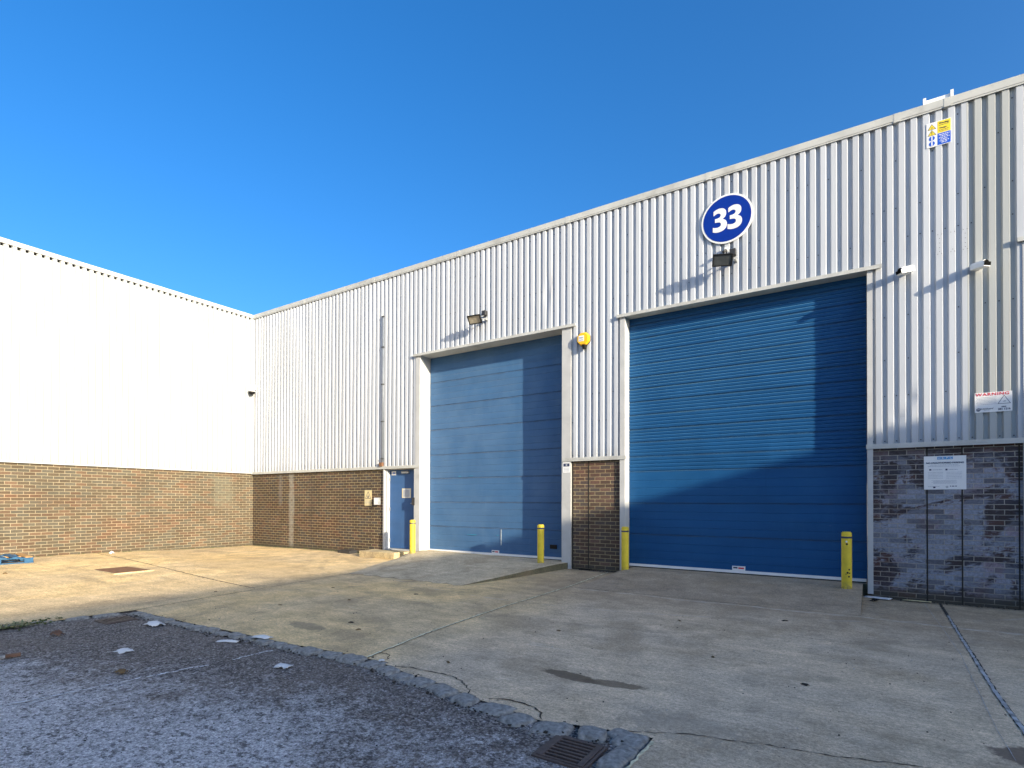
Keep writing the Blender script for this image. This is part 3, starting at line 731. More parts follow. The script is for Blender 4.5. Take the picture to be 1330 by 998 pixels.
# gullies
def gully(rect, lab, rz=0.0, nb=7):
    x0, x1, y0, y1 = rect; cx, cy = (x0 + x1) / 2, (y0 + y1) / 2; w, d = (x1 - x0), (y1 - y0)
    t = thing('drain_grate', (cx, cy, -.012), lab, 'drain')
    f = MB(); e = .0
    for bx in ((-w / 2 - .012, -d / 2 - .012, w / 2 + .012, -d / 2 + .006), (-w / 2 - .012, d / 2 - .006, w / 2 + .012, d / 2 + .012), (-w / 2 - .012, -d / 2 + .006, -w / 2 + .006, d / 2 - .006), (w / 2 - .006, -d / 2 + .006, w / 2 + .012, d / 2 - .006)):
        f.box((bx[0], bx[1], -.03), (bx[2], bx[3], .001))
    f.done('frame', 'iron', t)
    g_ = MB(); W, Dd = w / 2 - .010, d / 2 - .010
    g_.box((-W, -Dd, -.012), (-W + .038, Dd, .006), .002); g_.box((W - .038, -Dd, -.012), (W, Dd, .006), .002)
    n = nb; sl = (2 * Dd) / (n * 2 + 1)
    for i in range(n + 1):
        y = -Dd + i * 2 * sl * (2 * n + 1) / (2 * n + 1); g_.box((-W + .038, y, -.008), (W - .038, y + sl * .80, .0055), .0015)
    g_.done('grate', 'iron', t)
    p = MB(); p.box((-w / 2 - .01, -d / 2 - .01, -.40), (w / 2 + .01, d / 2 + .01, -.031)); bmesh.ops.delete(p.bm, geom=[f_ for f_ in p.bm.faces if all(v.co.z > -.05 for v in f_.verts)], context='FACES'); p.done('pit', 'pit', t)
    return t
gully(G1, 'near cast iron drain grate with seven slots beside the corner of the stone setts')
gully(G2, 'far cast iron drain grate at the left end of the stone sett row')

# granite setts
SG = 'granite setts edging the frosted asphalt'
def sett(x, y, L, W, ang, seed, lift=0, name='granite_sett', lab='rough grey granite sett in the row between asphalt and concrete'):
    rnd = random.Random(seed); sk, sk2 = rnd.uniform(-.10, .10), rnd.uniform(-.25, .25); b = MB(); b.box((-L / 2, -W / 2, -.10), (L / 2, W / 2, .0))
    bmesh.ops.subdivide_edges(b.bm, edges=b.bm.edges[:], cuts=6, use_grid_fill=True)
    for v in b.bm.verts:
        u, w = v.co.x / (L / 2), v.co.y / (W / 2)
        r = (abs(u) ** 8 + abs(w) ** 8) ** .125
        k = 1 - .04 * max(0, r - .8) / .2 * (v.co.z > -.02) - .20 * max(0, (math.hypot(u, w) - 1.12))
        v.co.x *= k; v.co.y *= k
        if v.co.z > -.02: v.co.z -= .014 * max(0, r - .62) / .38
        q = Vector((v.co.x * 17 + seed * 3.1, v.co.y * 17, v.co.z * 17)); v.co += Vector((mnoise.noise(q), mnoise.noise(q + Vector((5, 5, 5))), .9 * mnoise.noise(q + Vector((9, 1, 4))))) * .009
        v.co.y += v.co.x * sk; v.co.x += v.co.y * sk2
    o = b.done(name, 'sett', smooth=True)
    o.location = (x, y, .014 + lift); o.rotation_euler = (rnd.uniform(-.05, .05), rnd.uniform(-.04, .04), ang + rnd.uniform(-.06, .06))
    return tag(o, lab, 'sett', SG)
x = 8.72; i = 0; rs = random.Random(11)
while x < 15.45:
    L = rs.uniform(.19, .30); xc = x + L / 2; y0 = kerb_y(xc) - .02; sl = (kerb_y(xc + .1) - kerb_y(xc - .1)) / .2
    W = rs.uniform(.165, .20) * (.72 if xc < 12 else 1)
    sett(xc, y0 + rs.uniform(-.012, .012), L - .012, W, math.atan(sl), i, rs.uniform(-.010, .006)); x += L + rs.uniform(.008, .028); i += 1
sett(15.50, -7.075, .20, .13, -.25, 59, -.004)
for k, (x, y, L, W, a) in enumerate(((15.585, -7.37, .34, .15, 1.50), (15.60, -7.72, .30, .14, 1.55), (15.59, -8.03, .28, .13, 1.6))): sett(x, y, L, W, a, 60 + k, -.004)
y = -7.12; k = 0
while y > -9.6:
    L = rs.uniform(.25, .42); yc = y - L / 2; sett(kerb_x(yc) - .03, yc, L - .015, .12, 1.45, 80 + k, rs.uniform(-.012, -.002)); y -= L; k += 1

# small stones, grit along the setts and at wall feet (uncountable)
def grit(name, n, pos, mat, s0, s1, kind='stuff', seed=1, label=None):
    rnd = random.Random(seed); b = MB()
    for _ in range(n):
        x, y, z = pos(rnd); s = rnd.uniform(s0, s1) * rnd.uniform(.5, 1)
        M = Matrix.Translation((x, y, z + s * .25)) @ Matrix.Rotation(rnd.uniform(0, 6), 4, 'Z') @ Matrix.Diagonal((s * rnd.uniform(.7, 1.5), s, s * rnd.uniform(.35, .8), 1))
        r = bmesh.ops.create_icosphere(b.bm, subdivisions=1, radius=.5, matrix=M)
        for v in r['verts']: v.co += Vector((rnd.uniform(-1, 1), rnd.uniform(-1, 1), rnd.uniform(-1, 1))) * s * .12
    o = b.done(name, mat); return tag(o, label, None, None, kind)
def pk(r):
    x = r.uniform(8.8, 15.6); return x, kerb_y(x) + r.choice((-1, 1)) * abs(r.gauss(.095, .03)) - .02, -.012
grit('gravel', 420, pk, 'gap', .012, .035, seed=1)
grit('gravel', 260, pk, 'sett', .010, .026, seed=2)
def pa(r):
    x = r.uniform(9.5, 15.2); y = r.uniform(-9.8, -7.3); return x, y, za(x, y)
grit('gravel', 520, pa, 'seal', .004, .011, seed=3)
grit('gravel', 620, pa, 'gap', .006, .016, seed=4)
def pc(r):
    x = r.uniform(5, 18.5); y = -abs(r.gauss(0, 3)); y = max(y, -6.7); return x, y - .05, h(x, y) + (0 if y < -3 else 0)
def pc2(r):
    x = r.uniform(9, 18.6); y = r.uniform(-6.8, -3.0); return x, y, h(x, y)
grit('gravel', 260, pc2, 'gap', .006, .017, seed=5)
grit('gravel', 90, pc2, 'seal', .006, .015, seed=6)
def pf(r):
    x = r.choice((r.uniform(16.95, 18.7), r.uniform(11.7, 12.7), r.uniform(.2, 5.6))); y = -abs(r.gauss(0, .05)); return x, y, h(x, y)
grit('gravel', 260, pf, 'gap', .012, .035, seed=7)
def ml(r):
    t = r.random()
    if t < .45: x = r.uniform(.1, 5.6); y = -abs(r.gauss(0, .03))
    elif t < .8: x = abs(r.gauss(0, .03)) + .01; y = r.uniform(-6.5, -.1)
    else: x = kerb_x(-8.1) + r.gauss(0, .10); y = r.uniform(-8.6, -7.7)
    return x, y, h(x, y) if y > -7 else .0
grit('moss', 900, ml, 'moss', .010, .040, seed=8)

# weeds and leaf litter heap at the far left end of the setts
rnd = random.Random(21); b = MB()
for _ in range(260):
    y = rnd.uniform(-8.75, -8.05); x = kerb_x(y) + rnd.gauss(.02, .09); z = .01
    a = rnd.uniform(0, 6.28); L = rnd.uniform(.03, .09); wd = rnd.uniform(.004, .012); t = rnd.uniform(.1, 1.0)
    dx, dy = math.cos(a), math.sin(a); 
    b.poly([(x - dy * wd, y + dx * wd, z), (x + dy * wd, y - dx * wd, z), (x + dx * L * math.cos(t) + dy * wd * .4, y + dy * L * math.cos(t) - dx * wd * .4, z + L * math.sin(t) * .55), (x + dx * L * math.cos(t) - dy * wd * .4, y + dy * L * math.cos(t) + dx * wd * .4, z + L * math.sin(t) * .55)])
tag(b.done('weeds', m_plain('dry_weed', (.20, .21, .10), .9, .4, 30)), kind='stuff')

# litter: crumpled sheets, each its own thing
def crumple(name, x, y, z, L, W, hgt, mat, seed, lab, cat, rz=0, folds=1.0):
    b = MB(); n = 9; rnd = random.Random(seed); G = []
    for i in range(n + 1):
        row = []
        for j in range(n + 1):
            u, v = i / n * 2 - 1, j / n * 2 - 1
            r = max(abs(u), abs(v)); rr_ = 1 - .28 * abs(mnoise.noise(Vector((u * 2, v * 2, seed)))) * (r > .7)
            c = max(0, 1 - (u * u + v * v) * .75)
            zz = hgt * (c * .7 + .55 * folds * abs(mnoise.noise(Vector((u * 2.3, v * 2.3, seed + 5)))))
            row.append(b.bm.verts.new((u * L / 2 * rr_, v * W / 2 * rr_, max(.002, zz))))
        G.append(row)
    for i in range(n):
        for j in range(n): b.bm.faces.new((G[i][j], G[i + 1][j], G[i + 1][j + 1], G[i][j + 1]))
    o = b.done(name, mat, smooth=True); o.location = (x, y, z); o.rotation_euler[2] = rz
    m = o.modifiers.new('s', 'SOLIDIFY'); m.thickness = .002
    return tag(o, lab, cat)
crumple('litter', 9.68, -7.22, -.012, .24, .15, .05, 'paper', 1, 'crumpled white bag lying against the stone setts, farthest left of the white litter', 'litter')
crumple('litter', 10.66, -7.93, -.015, .15, .13, .035, 'paper', 2, 'small round white piece of litter alone on the dark asphalt near the left', 'litter')
crumple('litter', 11.17, -7.17, -.012, .24, .07, .022, 'paper', 3, 'thin flattened strip of white litter lying on asphalt beside the setts', 'litter', .5)
crumple('litter', 11.43, -6.95, .020, .22, .10, .03, 'paper', 4, 'torn white paper lying across the stone setts beside the thin strip', 'litter', .2)
crumple('litter', 12.42, -7.38, -.015, .15, .10, .030, 'paper', 5, 'ragged pale scrap of litter on the frosted asphalt below the setts', 'litter', .3, 2)
crumple('litter', 11.40, -8.24, -.015, .10, .07, .030, 'leaf', 6, 'curled brown leaf lying on the frosted asphalt left of the white line', 'leaf', .3, 2)
crumple('litter', 11.02, -9.15, -.015, .06, .045, .01, 'paper', 16, 'tiny flat white scrap by the worn white painted line', 'litter', .3, 1)
crumple('litter', 13.09, -6.83, .012, .055, .035, .02, 'paper', 7, 'tiny white scrap of litter on a sett near the slab joint', 'litter', .8)
crumple('litter', 17.02, -.12, -.02, .36, .20, .008, 'offwhite', 8, 'flat white sheet of paper lying at the foot of the stained brick wall', 'paper sheet', -.25, .3)
crumple('litter', 17.52, -.09, -.025, .36, .07, .012, 'cream', 9, 'narrow buff strip of card lying against the foot of the stained brick wall', 'card strip', .02, .4)
crumple('litter', 16.98, -.45, -.02, .18, .08, .03, 'black', 10, 'black crumpled scrap on the ground beside the end of the door ramp', 'litter', 1.2, 2)
crumple('litter', 3.1, -6.9, .05, .09, .07, .05, 'leaf', 12, 'small brown clod on the sunny concrete near the shadow edge', 'litter')
crumple('litter', .45, -4.15, .08, .16, .12, .07, 'paper', 13, 'small pale crumpled scrap lying on concrete at the foot of the sunlit brick wall', 'litter')
crumple('litter', 9.35, -8.05, -.01, .13, .07, .05, 'woodd', 14, 'dark reddish crumpled scrap near the weeds at the left end of the setts', 'litter', .4, 2)
# scattered small leaves and dirt flakes on the concrete
ls = random.Random(31)
for i, (x, y) in enumerate(((8.05, -5.6), (9.9, -5.7), (10.4, -4.9), (11.6, -5.9), (11.95, -6.1), (9.3, -4.3), (10.9, -4.0), (13.9, -4.9), (15.6, -5.0), (16.4, -5.4), (13.6, -6.5), (14.9, -3.6), (16.0, -2.9))):
    crumple('leaf', x, y, h(x, y) + .002, ls.uniform(.04, .075), ls.uniform(.02, .045), .012, 'leaf' if i % 3 else 'gap', 100 + i, 'small dark dead leaf scattered on the shaded concrete', 'leaf', ls.uniform(0, 3), 1.5)['group'] = 'dead leaves scattered on the shaded concrete'
# broken plank at the far left on the asphalt
pl = thing('plank', (9.93, -8.85, -.01), 'short pale wooden stick with a brown end lying on asphalt at the left edge', 'stick', None, R(72))
b = MB(); b.box((-.35, -.025, 0), (.22, .025, .022), .004); b.done('stick_body', 'seal', pl)
b = MB(); b.box((.221, -.027, 0), (.33, .027, .03), .006); b.done('broken_end', 'woodd', pl)

# manhole cover, rusty, set in a pale frame
mc = thing('manhole_cover', (4.10, -5.36, h(4.1, -5.36) + .004), 'rusty rectangular manhole cover set in the sunlit concrete', 'manhole cover', None, R(0))
b = MB()
for q in ((-.56, -.36, .56, -.31), (-.56, .31, .56, .36), (-.56, -.309, -.51, .309), (.51, -.309, .56, .309)): b.box((q[0], q[1], -.03), (q[2], q[3], .004))
b.done('frame', 'step', mc)
b = MB(); b.box((-.505, -.305, -.03), (.505, .305, .008), .003); cv = b.done('cover', 'rust', mc)
b = MB(); b.box((-.40, .20, .008), (-.34, .23, .0095)); b.box((.34, -.23, .008), (.40, -.20, .0095)); b.done('key_slot', 'gap', mc)

# blue pallet lying flat by the left wall
pa_ = thing('pallet', (.85, -6.55, h(.8, -6.6)), 'blue painted wooden pallet lying flat beside the sunlit brick wall', 'pallet', None, R(-6))
for i, xx in enumerate((-.5, 0, .5)):
    for yy in (-.52, 0, .52):
        b = MB(); b.box((xx - .05, yy - .075, .022), (xx + .05, yy + .075, .10), .004); b.done('block', 'pblue', pa_)
for xx in (-.5, 0, .5):
    b = MB(); b.box((xx - .05, -.6, 0), (xx + .05, .6, .0215), .003); b.done('bottom_board', 'pblue', pa_)
    b = MB(); b.box((xx - .05, -.6, .1005), (xx + .05, .6, .120), .003); b.done('stringer_board', 'pblue' if xx else 'wood', pa_)
for k in range(6):
    yy = -.52 + k * .208; b = MB(); b.box((-.56, yy - .06, .1205), (.56 + rs.uniform(-.03, .02), yy + .06, .142), .003); b.done('deck_board', 'pblue' if k not in (1, 5) else 'wood', pa_)

# ------------------------------------------------------------------ things fixed on the front wall
# round number sign 33
cz, cx = 6.615, 14.775
sg = thing('number_sign', F.p(cx, .04, cz), 'round blue sign with white rim and white number 33 above the deep blue door', 'sign')
b = MB(); b.cyl((0, 0, 0), (0, -.018, 0), .445, 72); b.done('rim', 'offwhite', sg)
b = MB(); b.cyl((0, -.0185, 0), (0, -.021, 0), .412, 72); b.done('blue_disc', 'blue', sg)
D3 = [(-.31,.42,1),(-.18,.475,0),(-.02,.50,0),(.16,.47,0),(.28,.38,0),(.31,.25,0),(.27,.12,0),(.14,.025,1),(.28,-.05,0),(.345,-.19,0),(.31,-.35,0),(.17,-.46,0),(-.03,-.50,0),(-.20,-.49,0),(-.35,-.45,1),
      (-.35,-.25,1),(-.22,-.285,0),(-.08,-.29,0),(.03,-.25,0),(.055,-.17,0),(.01,-.10,0),(-.10,-.07,0),(-.24,-.065,1),(-.24,.095,1),(-.11,.10,0),(.0,.135,0),(.04,.21,0),(.0,.28,0),(-.10,.305,0),(-.20,.285,0),(-.31,.235,1)]
def digit3(cx_, s):
    """heavy humanist 3: Catmull-Rom through the outline, sharp at flagged points"""
    out = []; n = len(D3)
    for i in range(n):
        p1, p2 = D3[i], D3[(i + 1) % n]; p0 = D3[i - 1] if not p1[2] else p1; p3 = D3[(i + 2) % n] if not p2[2] else p2
        if p1[2] and p2[2]: out.append((p1[0], p1[1])); continue
        for k in range(4):
            t = k / 4; out.append(tuple(.5 * (2 * p1[q] + (p2[q] - p0[q]) * t + (2 * p0[q] - 5 * p1[q] + 4 * p2[q] - p3[q]) * t * t + (3 * p1[q] - p0[q] - 3 * p2[q] + p3[q]) * t ** 3) for q in (0, 1)))
    return [(cx_ + x * s * .82, y * s) for x, y in out]
for s in (-1, 1):
    P3 = digit3(s * .128 + .008, .43); b = MB()
    a_ = [b.bm.verts.new((x, -.0212, y)) for x, y in P3]; c_ = [b.bm.verts.new((x, -.0235, y)) for x, y in P3]
    from mathutils.geometry import tessellate_polygon
    for tr in tessellate_polygon([[Vector((x, y, 0)) for x, y in P3]]): b.bm.faces.new([c_[q] for q in tr])
    for i in range(len(a_)): b.bm.faces.new((a_[i], a_[(i + 1) % len(a_)], c_[(i + 1) % len(a_)], c_[i]))
    b.done('digit', 'offwhite', sg)

def floodlight(u, z, glass, lab, yaw=0, tilt=35, roll=0):
    t = thing('floodlight', F.p(u, .035, z), lab, 'floodlight', 'black floodlights above the doors')
    # wall plate/driver box, arm, tilted head
    b = MB(); b.box((.05, -.10, .10), (.155, 0, .215), .008); b.done('driver_box', 'dark', t)
    b = MB(); b.cyl((.10, -.06, .10), (.06, -.24, .02), .011, 8); b.cyl((.155, -.05, .02), (.14, -.22, -.02), .011, 8); b.box((.13, -.09, -.02), (.17, 0, .04), .004); b.done('arm', 'grey', t)
    M = Matrix.Translation((-.03, -.27, -.03)) @ Matrix.Rotation(R(yaw), 4, 'Z') @ Matrix.Rotation(R(tilt), 4, 'X') @ Matrix.Rotation(R(roll), 4, 'Y')
    W, H = .165, .105
    hd = MB()
    hd.box((-W, -.012, -H), (W, .035, -H + .02), .004, M); hd.box((-W, -.012, H - .02), (W, .035, H), .004, M)
    hd.box((-W, -.0115, -H + .0205), (-W + .02, .035, H - .0205), .003, M); hd.box((W - .02, -.0115, -H + .0205), (W, .035, H - .0205), .003, M)
    hd.box((-W + .01, .0355, -H + .01), (W - .01, .075, H - .01), .012, M)
    for i in range(7): hd.box((-W + .03 + i * .044, .0755, -H + .03), (-W + .036 + i * .044, .10, H - .03), 0, M)
    head = hd.done('head', 'black', t)
    g_ = MB(); g_.box((-W + .0205, .004, -H + .0205), (W - .0205, .010, H - .0205), 0, M); g_.done('glass', glass, head)
    return t
floodlight(9.30, 5.72, 'glass', 'black floodlight with pale glass tilted down above the paler dusty blue door', 8, 40, 0)
floodlight(14.78, 5.80, 'glass2', 'black floodlight with dark glass below the round 33 sign', 14, 28, 4)

# little flood sensor under the number sign
t = thing('sensor', F.p(14.76, .035, 6.03), 'small pale sensor with a dark nose between the round 33 sign and the floodlight', 'sensor')
b = MB(); b.box((-.03, -.05, .0), (.03, 0, .06), .008); b.done('housing', 'white', t)
b = MB(); b.cyl((0, -.03, .01), (-.02, -.14, -.06), .026, 12); b.cyl((.01, -.03, 0), (.01, -.05, -.11), .012, 8); b.done('nose', 'dark', t, smooth=True)

# yellow alarm box with black strobe
t = thing('alarm_box', F.p(11.94, .035, 4.87), 'yellow alarm box with a black strobe below, on cladding above the brick pier', 'alarm box')
def octo(r, n=8, a0=22.5, sy=1.0): return [(r * math.cos(R(a0 + i * 360 / n)), sy * r * math.sin(R(a0 + i * 360 / n))) for i in range(n)]
def plate(pts, d0, d1, sc=1.0):
    b = MB(); a = [b.bm.verts.new((x, -d0, z)) for x, z in pts]; c = [b.bm.verts.new((x * sc, -d1, z * sc)) for x, z in pts]
    b.bm.faces.new(a); b.bm.faces.new(c[::-1])
    for i in range(len(a)): b.bm.faces.new((a[i], a[(i + 1) % len(a)], c[(i + 1) % len(a)], c[i]))
    return b
plate(octo(.155), 0, .018).done('back_plate', 'black', t)
cvb = plate(octo(.152), .0185, .095, .86); bmesh.ops.bevel(cvb.bm, geom=[e for e in cvb.bm.edges], offset=.008, segments=2, affect='EDGES'); cvb = cvb.done('cover', 'alarm', t)
b = MB(); b.box((-.085, -.098, -.055), (.035, -.0955, .06)); b.done('label_plate', 'offwhite', cvb)
b = MB(); b.box((-.07, -.0995, .0), (.02, -.0985, .035)); b.box((-.07, -.0995, -.04), (.02, -.0985, -.02)); b.done('print_mark', 'greyink', cvb)
b = MB(); b.cyl((0.03, -.055, -.135), (0.03, -.055, -.215), .062, 16, .04); b.done('strobe', 'black', t, smooth=False)

def bullet_cam(u, z, vec, lab, cone=.055):
    t = thing('security_camera', F.p(u, .035, z), lab, 'camera', 'security cameras on the walls')
    v = Vector(vec).normalized()
    b = MB(); b.cyl((0, 0, 0), (0, -.03, 0), .055, 20); b.cyl((0, -.03, 0), (0, -.10, -.01), .022, 12); b.done('mount', 'white', t, smooth=False)
    c = Vector((0, -.12, -.01)); q = v.to_track_quat('Z', 'Y').to_matrix().to_4x4()
    M = Matrix.Translation(c) @ q
    b = MB(); b.cyl(c - v * .09, c + v * .10, .048, 20, bevel=.006)
    h_ = b.done('housing', 'white', t, smooth=False)
    b = MB(); b.box((-.052, -.056, -.085), (.052, .010, .125), .006, M)
    hood = b.done('sun_hood', 'white', t)
    b = MB(); b.cyl(c + v * .1005, c + v * .112, .042, 20); b.done('lens', 'pit', h_)
    b = MB(); b.box((-.050, -.040, .1255), (.050, .008, .135), 0, M); b.done('lens_window', 'pit', hood)
    return t
bullet_cam(17.40, 5.06, (-.80, -.55, -.22), 'white bullet security camera pointing left beside the deep blue door lintel')
bullet_cam(18.25, 4.93, (.60, -.75, -.10), 'white bullet security camera pointing right, above the red and white warning sign')
# dome camera in the inner corner
t = thing('security_camera', F.p(.17, .036, 5.06), 'dark dome security camera on a white arm in the inner corner of the yard', 'camera', 'security cameras on the walls')
b = MB(); b.box((-.07, -.03, .02), (.07, 0, .16), .008); b.cyl((0, -.03, .11), (0, -.13, .11), .035, 12); b.cyl((0, -.13, .125), (0, -.13, .03), .04, 12); b.done('arm', 'white', t)
b = MB(); b.cyl((0, -.13, -.05), (0, -.13, .05), .105, 24, .08, bevel=.01); b.done('housing', 'white', t)
b = MB(); r_ = bmesh.ops.create_uvsphere(b.bm, u_segments=20, v_segments=12, radius=.092, matrix=Matrix.Translation((0, -.13, -.06))); b.done('dome', 'black', t, smooth=True)

# signs --------------------------------------------------------------
def signboard(name, u0, u1, z0, z1, d, mat, lab, th=.004):
    t = thing(name, F.p((u0 + u1) / 2, d, (z0 + z1) / 2), lab, 'sign')
    W, H = (u1 - u0) / 2, (z1 - z0) / 2
    b = MB(); b.box((-W, -th, -H), (W, 0, H)); b.done('board', mat, t)
    return t, W, H
def strip(b, x0, x1, z0, z1, d=.0046): b.box((x0, -d - .0006, z0), (x1, -d, z1))
def tri(cx, cz, s, inner, mats, parent, d=.0046, hgt=None):
    hgt = hgt or s * .87
    for k, (sc, m, dd) in enumerate(((1, mats[0], d), (inner, mats[1], d + .0012))):
        pts = [(cx - s / 2 * sc, cz - hgt / 3 * sc), (cx + s / 2 * sc, cz - hgt / 3 * sc), (cx, cz + hgt * 2 / 3 * sc)]
        b = MB(); a = [b.bm.verts.new((x, -dd, z)) for x, z in pts]; c = [b.bm.verts.new((x, -dd - .001, z)) for x, z in pts]
        b.bm.faces.new(a); b.bm.faces.new(c[::-1])
        for i in range(3): b.bm.faces.new((a[i], a[(i + 1) % 3], c[(i + 1) % 3], c[i]))
        b.done('warning_triangle', m, parent)
def words(b, x0, x1, z, hh, rnd, d=.0046):
    x = x0
    while x < x1:
        w = rnd.uniform(.5, 2.2) * hh * 1.6; strip(b, x, min(x + w, x1), z - hh / 2, z + hh / 2, d); x += w + hh * .7
# (1) warning sign, cladding at right
t, W, H = signboard('warning_sign', 18.212, 18.624, 2.79, 3.077, .037, 'offwhite', 'white board headed WARNING in red with a triangle outline, on the cladding at far right')
text('WARNING', .056, (-.01, -.005, H - .030), 'red', t, bold=.0012, sx=1.25, space=1.15)
tri(.118, .008, .145, .86, ('navy', 'offwhite'), t, hgt=.125)
text('UPF', .02, (.122, -.0075, .0), 'navy', t)
rn = random.Random(4); b = MB()
for i in range(6): words(b, -.19 + .01 * (i % 2), .035, .072 - i * .020, .006, rn)
b.done('small_print', 'greyink', t)
b = MB(); b.cyl((-.165, -.0046, -.102), (-.165, -.006, -.102), .024, 24); lg = b.done('logo_disc', 'navy', t)
b = MB(); strip(b, -.186, -.144, -.106, -.100, .0062); strip(b, -.18, -.15, -.092, -.087, .0062); b.done('logo_bar', 'offwhite', lg)
text('ArmiGuard', .032, (-.078, -.005, -.093), 'navy', t, shear=.3, bold=.0004)
b = MB(); words(b, -.10, -.035, -.115, .006, rn); b.done('small_print', 'greyink', t)
text('0800', .026, (.115, -.005, -.077), 'navy', t, bold=.0005)
text('281 1216', .036, (.118, -.005, -.110), 'navy', t, bold=.001)
# (2) parking notice on stained brick
t, W, H = signboard('parking_notice', 17.617, 18.118, 1.672, 2.178, .004, 'offwhite', 'white parking notice headed NO UNAUTHORISED PARKING on the stained brick wall', .006)
b = MB()
for i in range(4): strip(b, -.090 + i * .047, -.090 + i * .047 + .044, .200, .240, .0066)
bb = b.done('logo_panel', 'lblue', t)
for i, ch in enumerate('UKPC'): text(ch, .040, (-.068 + i * .047, -.0075, .220), 'offwhite', bb, bold=.0008)
text('NO UNAUTHORISED PARKING', .034, (0, -.007, .148), 'navy', t, bold=.0008, sx=.94)
b = MB(); rn = random.Random(9)
words(b, -.17, .16, .118, .007, rn, .0066); words(b, -.20, .18, .098, .006, rn, .0066)
for i in range(5): words(b, -.20, -.02, .005 - i * .022, .005, rn, .0066); words(b, .02, .20, .005 - i * .022, .005, rn, .0066)
for i in range(4): words(b, -.16 + .02 * (i % 2), .14, -.118 - i * .014, .0045, rn, .0066)
words(b, -.20, -.06, -.208, .006, rn, .0066)
b.done('small_print', 'greyink', t)
b = MB(); strip(b, -.186, -.160, .036, .058, .0066); strip(b, .008, .032, .034, .058, .0066); strip(b, -.14, -.112, -.232, -.208, .0066); words(b, .06, .14, -.204, .012, rn, .0066)
b.done('pictogram', 'navy', t)
b = MB(); words(b, -.148, -.03, .046, .008, rn, .0066); words(b, .045, .15, .046, .008, rn, .0066); b.done('small_print', 'greyink', t)
b = MB(); b.cyl((.025, -.0066, -.215), (.025, -.0072, -.215), .014, 18); q = b.done('logo_disc', 'navy', t); b = MB(); b.cyl((.025, -.0073, -.215), (.025, -.0078, -.215), .009, 18); b.done('logo_center', 'offwhite', q)
# (3) safety sign high at right
t, W, H = signboard('safety_sign', 17.662, 17.957, 6.884, 7.258, .037, 'offwhite', 'small yellow and blue safety sign high under the eaves near the roof bracket')
b = MB(); strip(b, -.015, W - .006, .0, H - .008); yp = b.done('yellow_panel', 'signyel', t)
b = MB(); strip(b, -.015, W - .006, -H + .008, -.006); bp = b.done('blue_panel', 'blue2', t)
text('Warning', .034, (.062, -.0058, .145), 'navy', yp, bold=.0006, sx=.95)
text('Danger', .030, (.055, -.0058, .072), 'navy', yp, bold=.0006)
b = MB(); rn = random.Random(2); words(b, .0, .12, .115, .008, rn, .0053); words(b, .0, .12, .04, .008, rn, .0053); words(b, .01, .11, .02, .006, rn, .0053); b.done('small_print', 'navy', yp)
b = MB()
for i, (a, c) in enumerate(((.0, .13), (.02, .115), (.0, .13), (.02, .10), (.01, .12), (.03, .10))): words(b, a, c, -.030 - i * .024, .010, rn, .0053)
b.done('small_print', 'offwhite', bp)
tri(-.082, .108, .105, .80, ('navy', 'signyel'), t, hgt=.085); tri(-.082, .018, .105, .80, ('navy', 'signyel'), t, hgt=.085)
text('!', .06, (-.082, -.0072, .022), 'navy', t, bold=.001)
b = MB(); strip(b, -.092, -.072, .100, .112, .007); b.done('pictogram', 'navy', t)
for z in (-.055, -.135):
    b = MB(); b.cyl((-.082, -.0046, z), (-.082, -.006, z), .036, 24); dd = b.done('mandatory_disc', 'blue2', t)
    b = MB(); strip(b, -.089, -.075, z - .034, z + .034, .0062); b.done('figure', 'offwhite', dd)
# (4) flame sign on brown brick beside the personnel door
t, W, H = signboard('gas_sign', 5.30, 5.58, 1.34, 1.765, .002, 'cream', 'cream sign with a black triangle on brown brick left of the personnel door')
tri(0, .045, .23, .80, ('navy', 'cream'), t, hgt=.21)
b = MB(); pts = [(-.02, .0), (.02, .0), (.03, .03), (.012, .055), (.014, .09), (-.006, .065), (-.016, .04), (-.03, .025)]
b.bm.faces.new([b.bm.verts.new((x, -.0075, z)) for x, z in pts]); b.done('pictogram', 'navy', t)
b = MB(); rn = random.Random(12)
for i in range(3): words(b, -.11, .11, -.085 - i * .04, .014, rn)
b.done('small_print', 'greyink', t)
# meter/intercom box beside it
t = thing('call_box', F.p(5.80, .0, 1.46), 'small grey metal call box with dark dome beside the cream sign', 'box')
b = MB(); b.box((-.05, -.09, -.10), (.12, 0, .10), .008); b.done('housing', 'grey', t)
b = MB(); b.box((-.04, -.0925, -.09), (.11, -.0905, .09), .0); b.done('lid', 'white', t)
b = MB(); r_ = bmesh.ops.create_uvsphere(b.bm, u_segments=14, v_segments=8, radius=.055, matrix=Matrix.Translation((-.10, -.02, -.02))); b.done('dome', 'black', t, smooth=True)
# sticker on the flashing between door and pier
t, W, H = signboard('small_notice', 11.448, 11.622, 2.085, 2.31, .046, 'offwhite', 'small white sticker with a dark picture on the steel jamb left of the brick pier', .002)
b = MB(); strip(b, -.072, .072, .02, .085, .0024); im = b.done('picture_panel', 'navy', t)
b = MB(); b.cyl((0, -.0032, .052), (0, -.004, .052), .022, 16); b.done('symbol', 'greyink', im)
b = MB()
for i in range(3): strip(b, -.06, .06, -.02 - i * .03, -.010 - i * .03, .0024)
b.done('small_print', 'greyink', t)

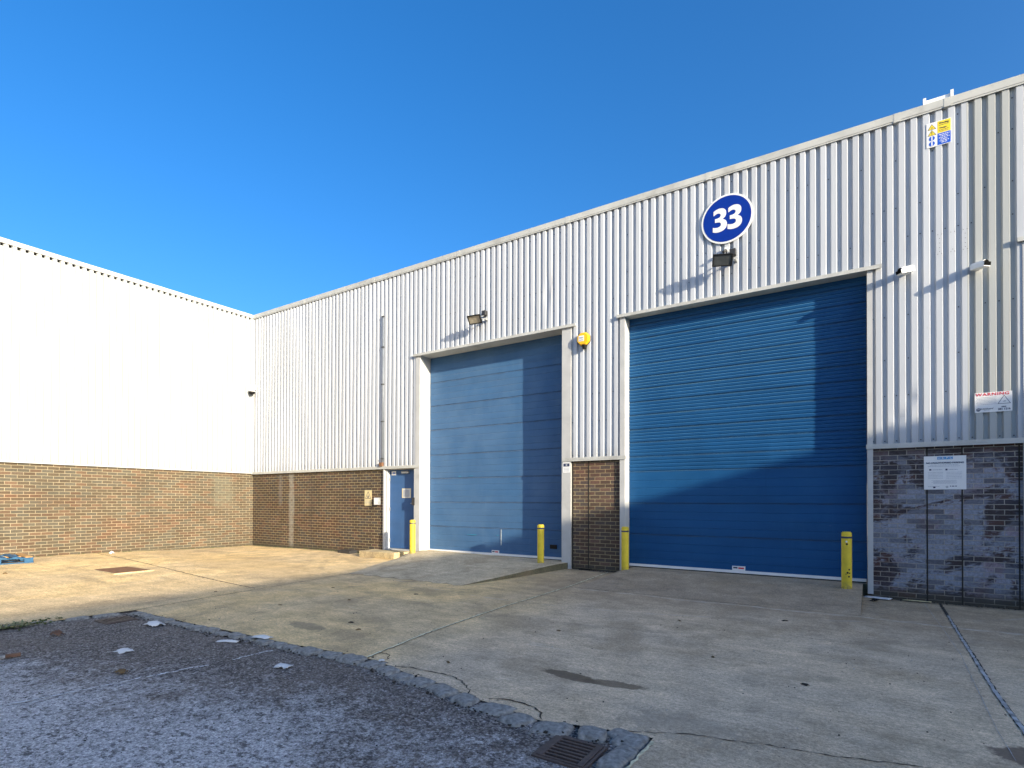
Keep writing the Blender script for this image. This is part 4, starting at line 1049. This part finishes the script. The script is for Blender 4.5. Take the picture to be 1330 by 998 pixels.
# ------------------------------------------------------------------ sun, sky, camera
el = R(14.8); sd = Vector((3.1, -1.0, .863)).normalized()
sun = bpy.data.lights.new('sun', 'SUN'); sun.energy = 4.3; sun.angle = R(.53); sun.color = (1.0, .87, .66)
so = bpy.data.objects.new('sun', sun); COL.objects.link(so); so.rotation_euler = sd.to_track_quat('Z', 'Y').to_euler(); so.location = (30, -10, 20)
w = bpy.data.worlds.new('World'); scene.world = w; w.use_nodes = True; nt = w.node_tree
bg = nt.nodes['Background']; sky = nt.nodes.new('ShaderNodeTexSky'); sky.sky_type = 'NISHITA'; sky.sun_disc = False
sky.sun_elevation = el; sky.sun_rotation = math.atan2(sd.x, sd.y); sky.altitude = 0
sky.air_density = 1.0; sky.dust_density = 4.0; sky.ozone_density = 4.6
hs = nt.nodes.new('ShaderNodeHueSaturation'); hs.inputs['Saturation'].default_value = 1.22; hs.inputs['Hue'].default_value = .503
nt.links.new(sky.outputs[0], hs.inputs['Color']); nt.links.new(hs.outputs[0], bg.inputs[0]); bg.inputs[1].default_value = .138

p = [701.2533, -.569476074, .00913868, .00297285, 644.47674, 16.7618512, -10.3627878]
yaw, pit, rol = p[1:4]
fw = Vector((math.sin(yaw) * math.cos(pit), math.cos(yaw) * math.cos(pit), math.sin(pit))); rt = Vector((math.cos(yaw), -math.sin(yaw), 0)); up = rt.cross(fw)
r2 = rt * math.cos(rol) + up * math.sin(rol); u2 = up * math.cos(rol) - rt * math.sin(rol)
cam = bpy.data.cameras.new('camera'); co = bpy.data.objects.new('camera', cam); COL.objects.link(co)
M = Matrix.Identity(4)
for i in range(3): M[i][0], M[i][1], M[i][2] = r2[i], u2[i], -fw[i]
M.translation = (p[5], p[6], 1.48); co.matrix_world = M
cam.sensor_width = 36; cam.lens = p[0] * 36 / 1330; cam.shift_y = (p[4] - 499) / 1330; cam.clip_end = 2000; cam.clip_start = .05
scene.camera = co
vs = scene.view_settings; vs.view_transform = 'Standard'; vs.look = 'None'; vs.gamma = 1; vs.exposure = 1.25
scene.render.engine = 'CYCLES'
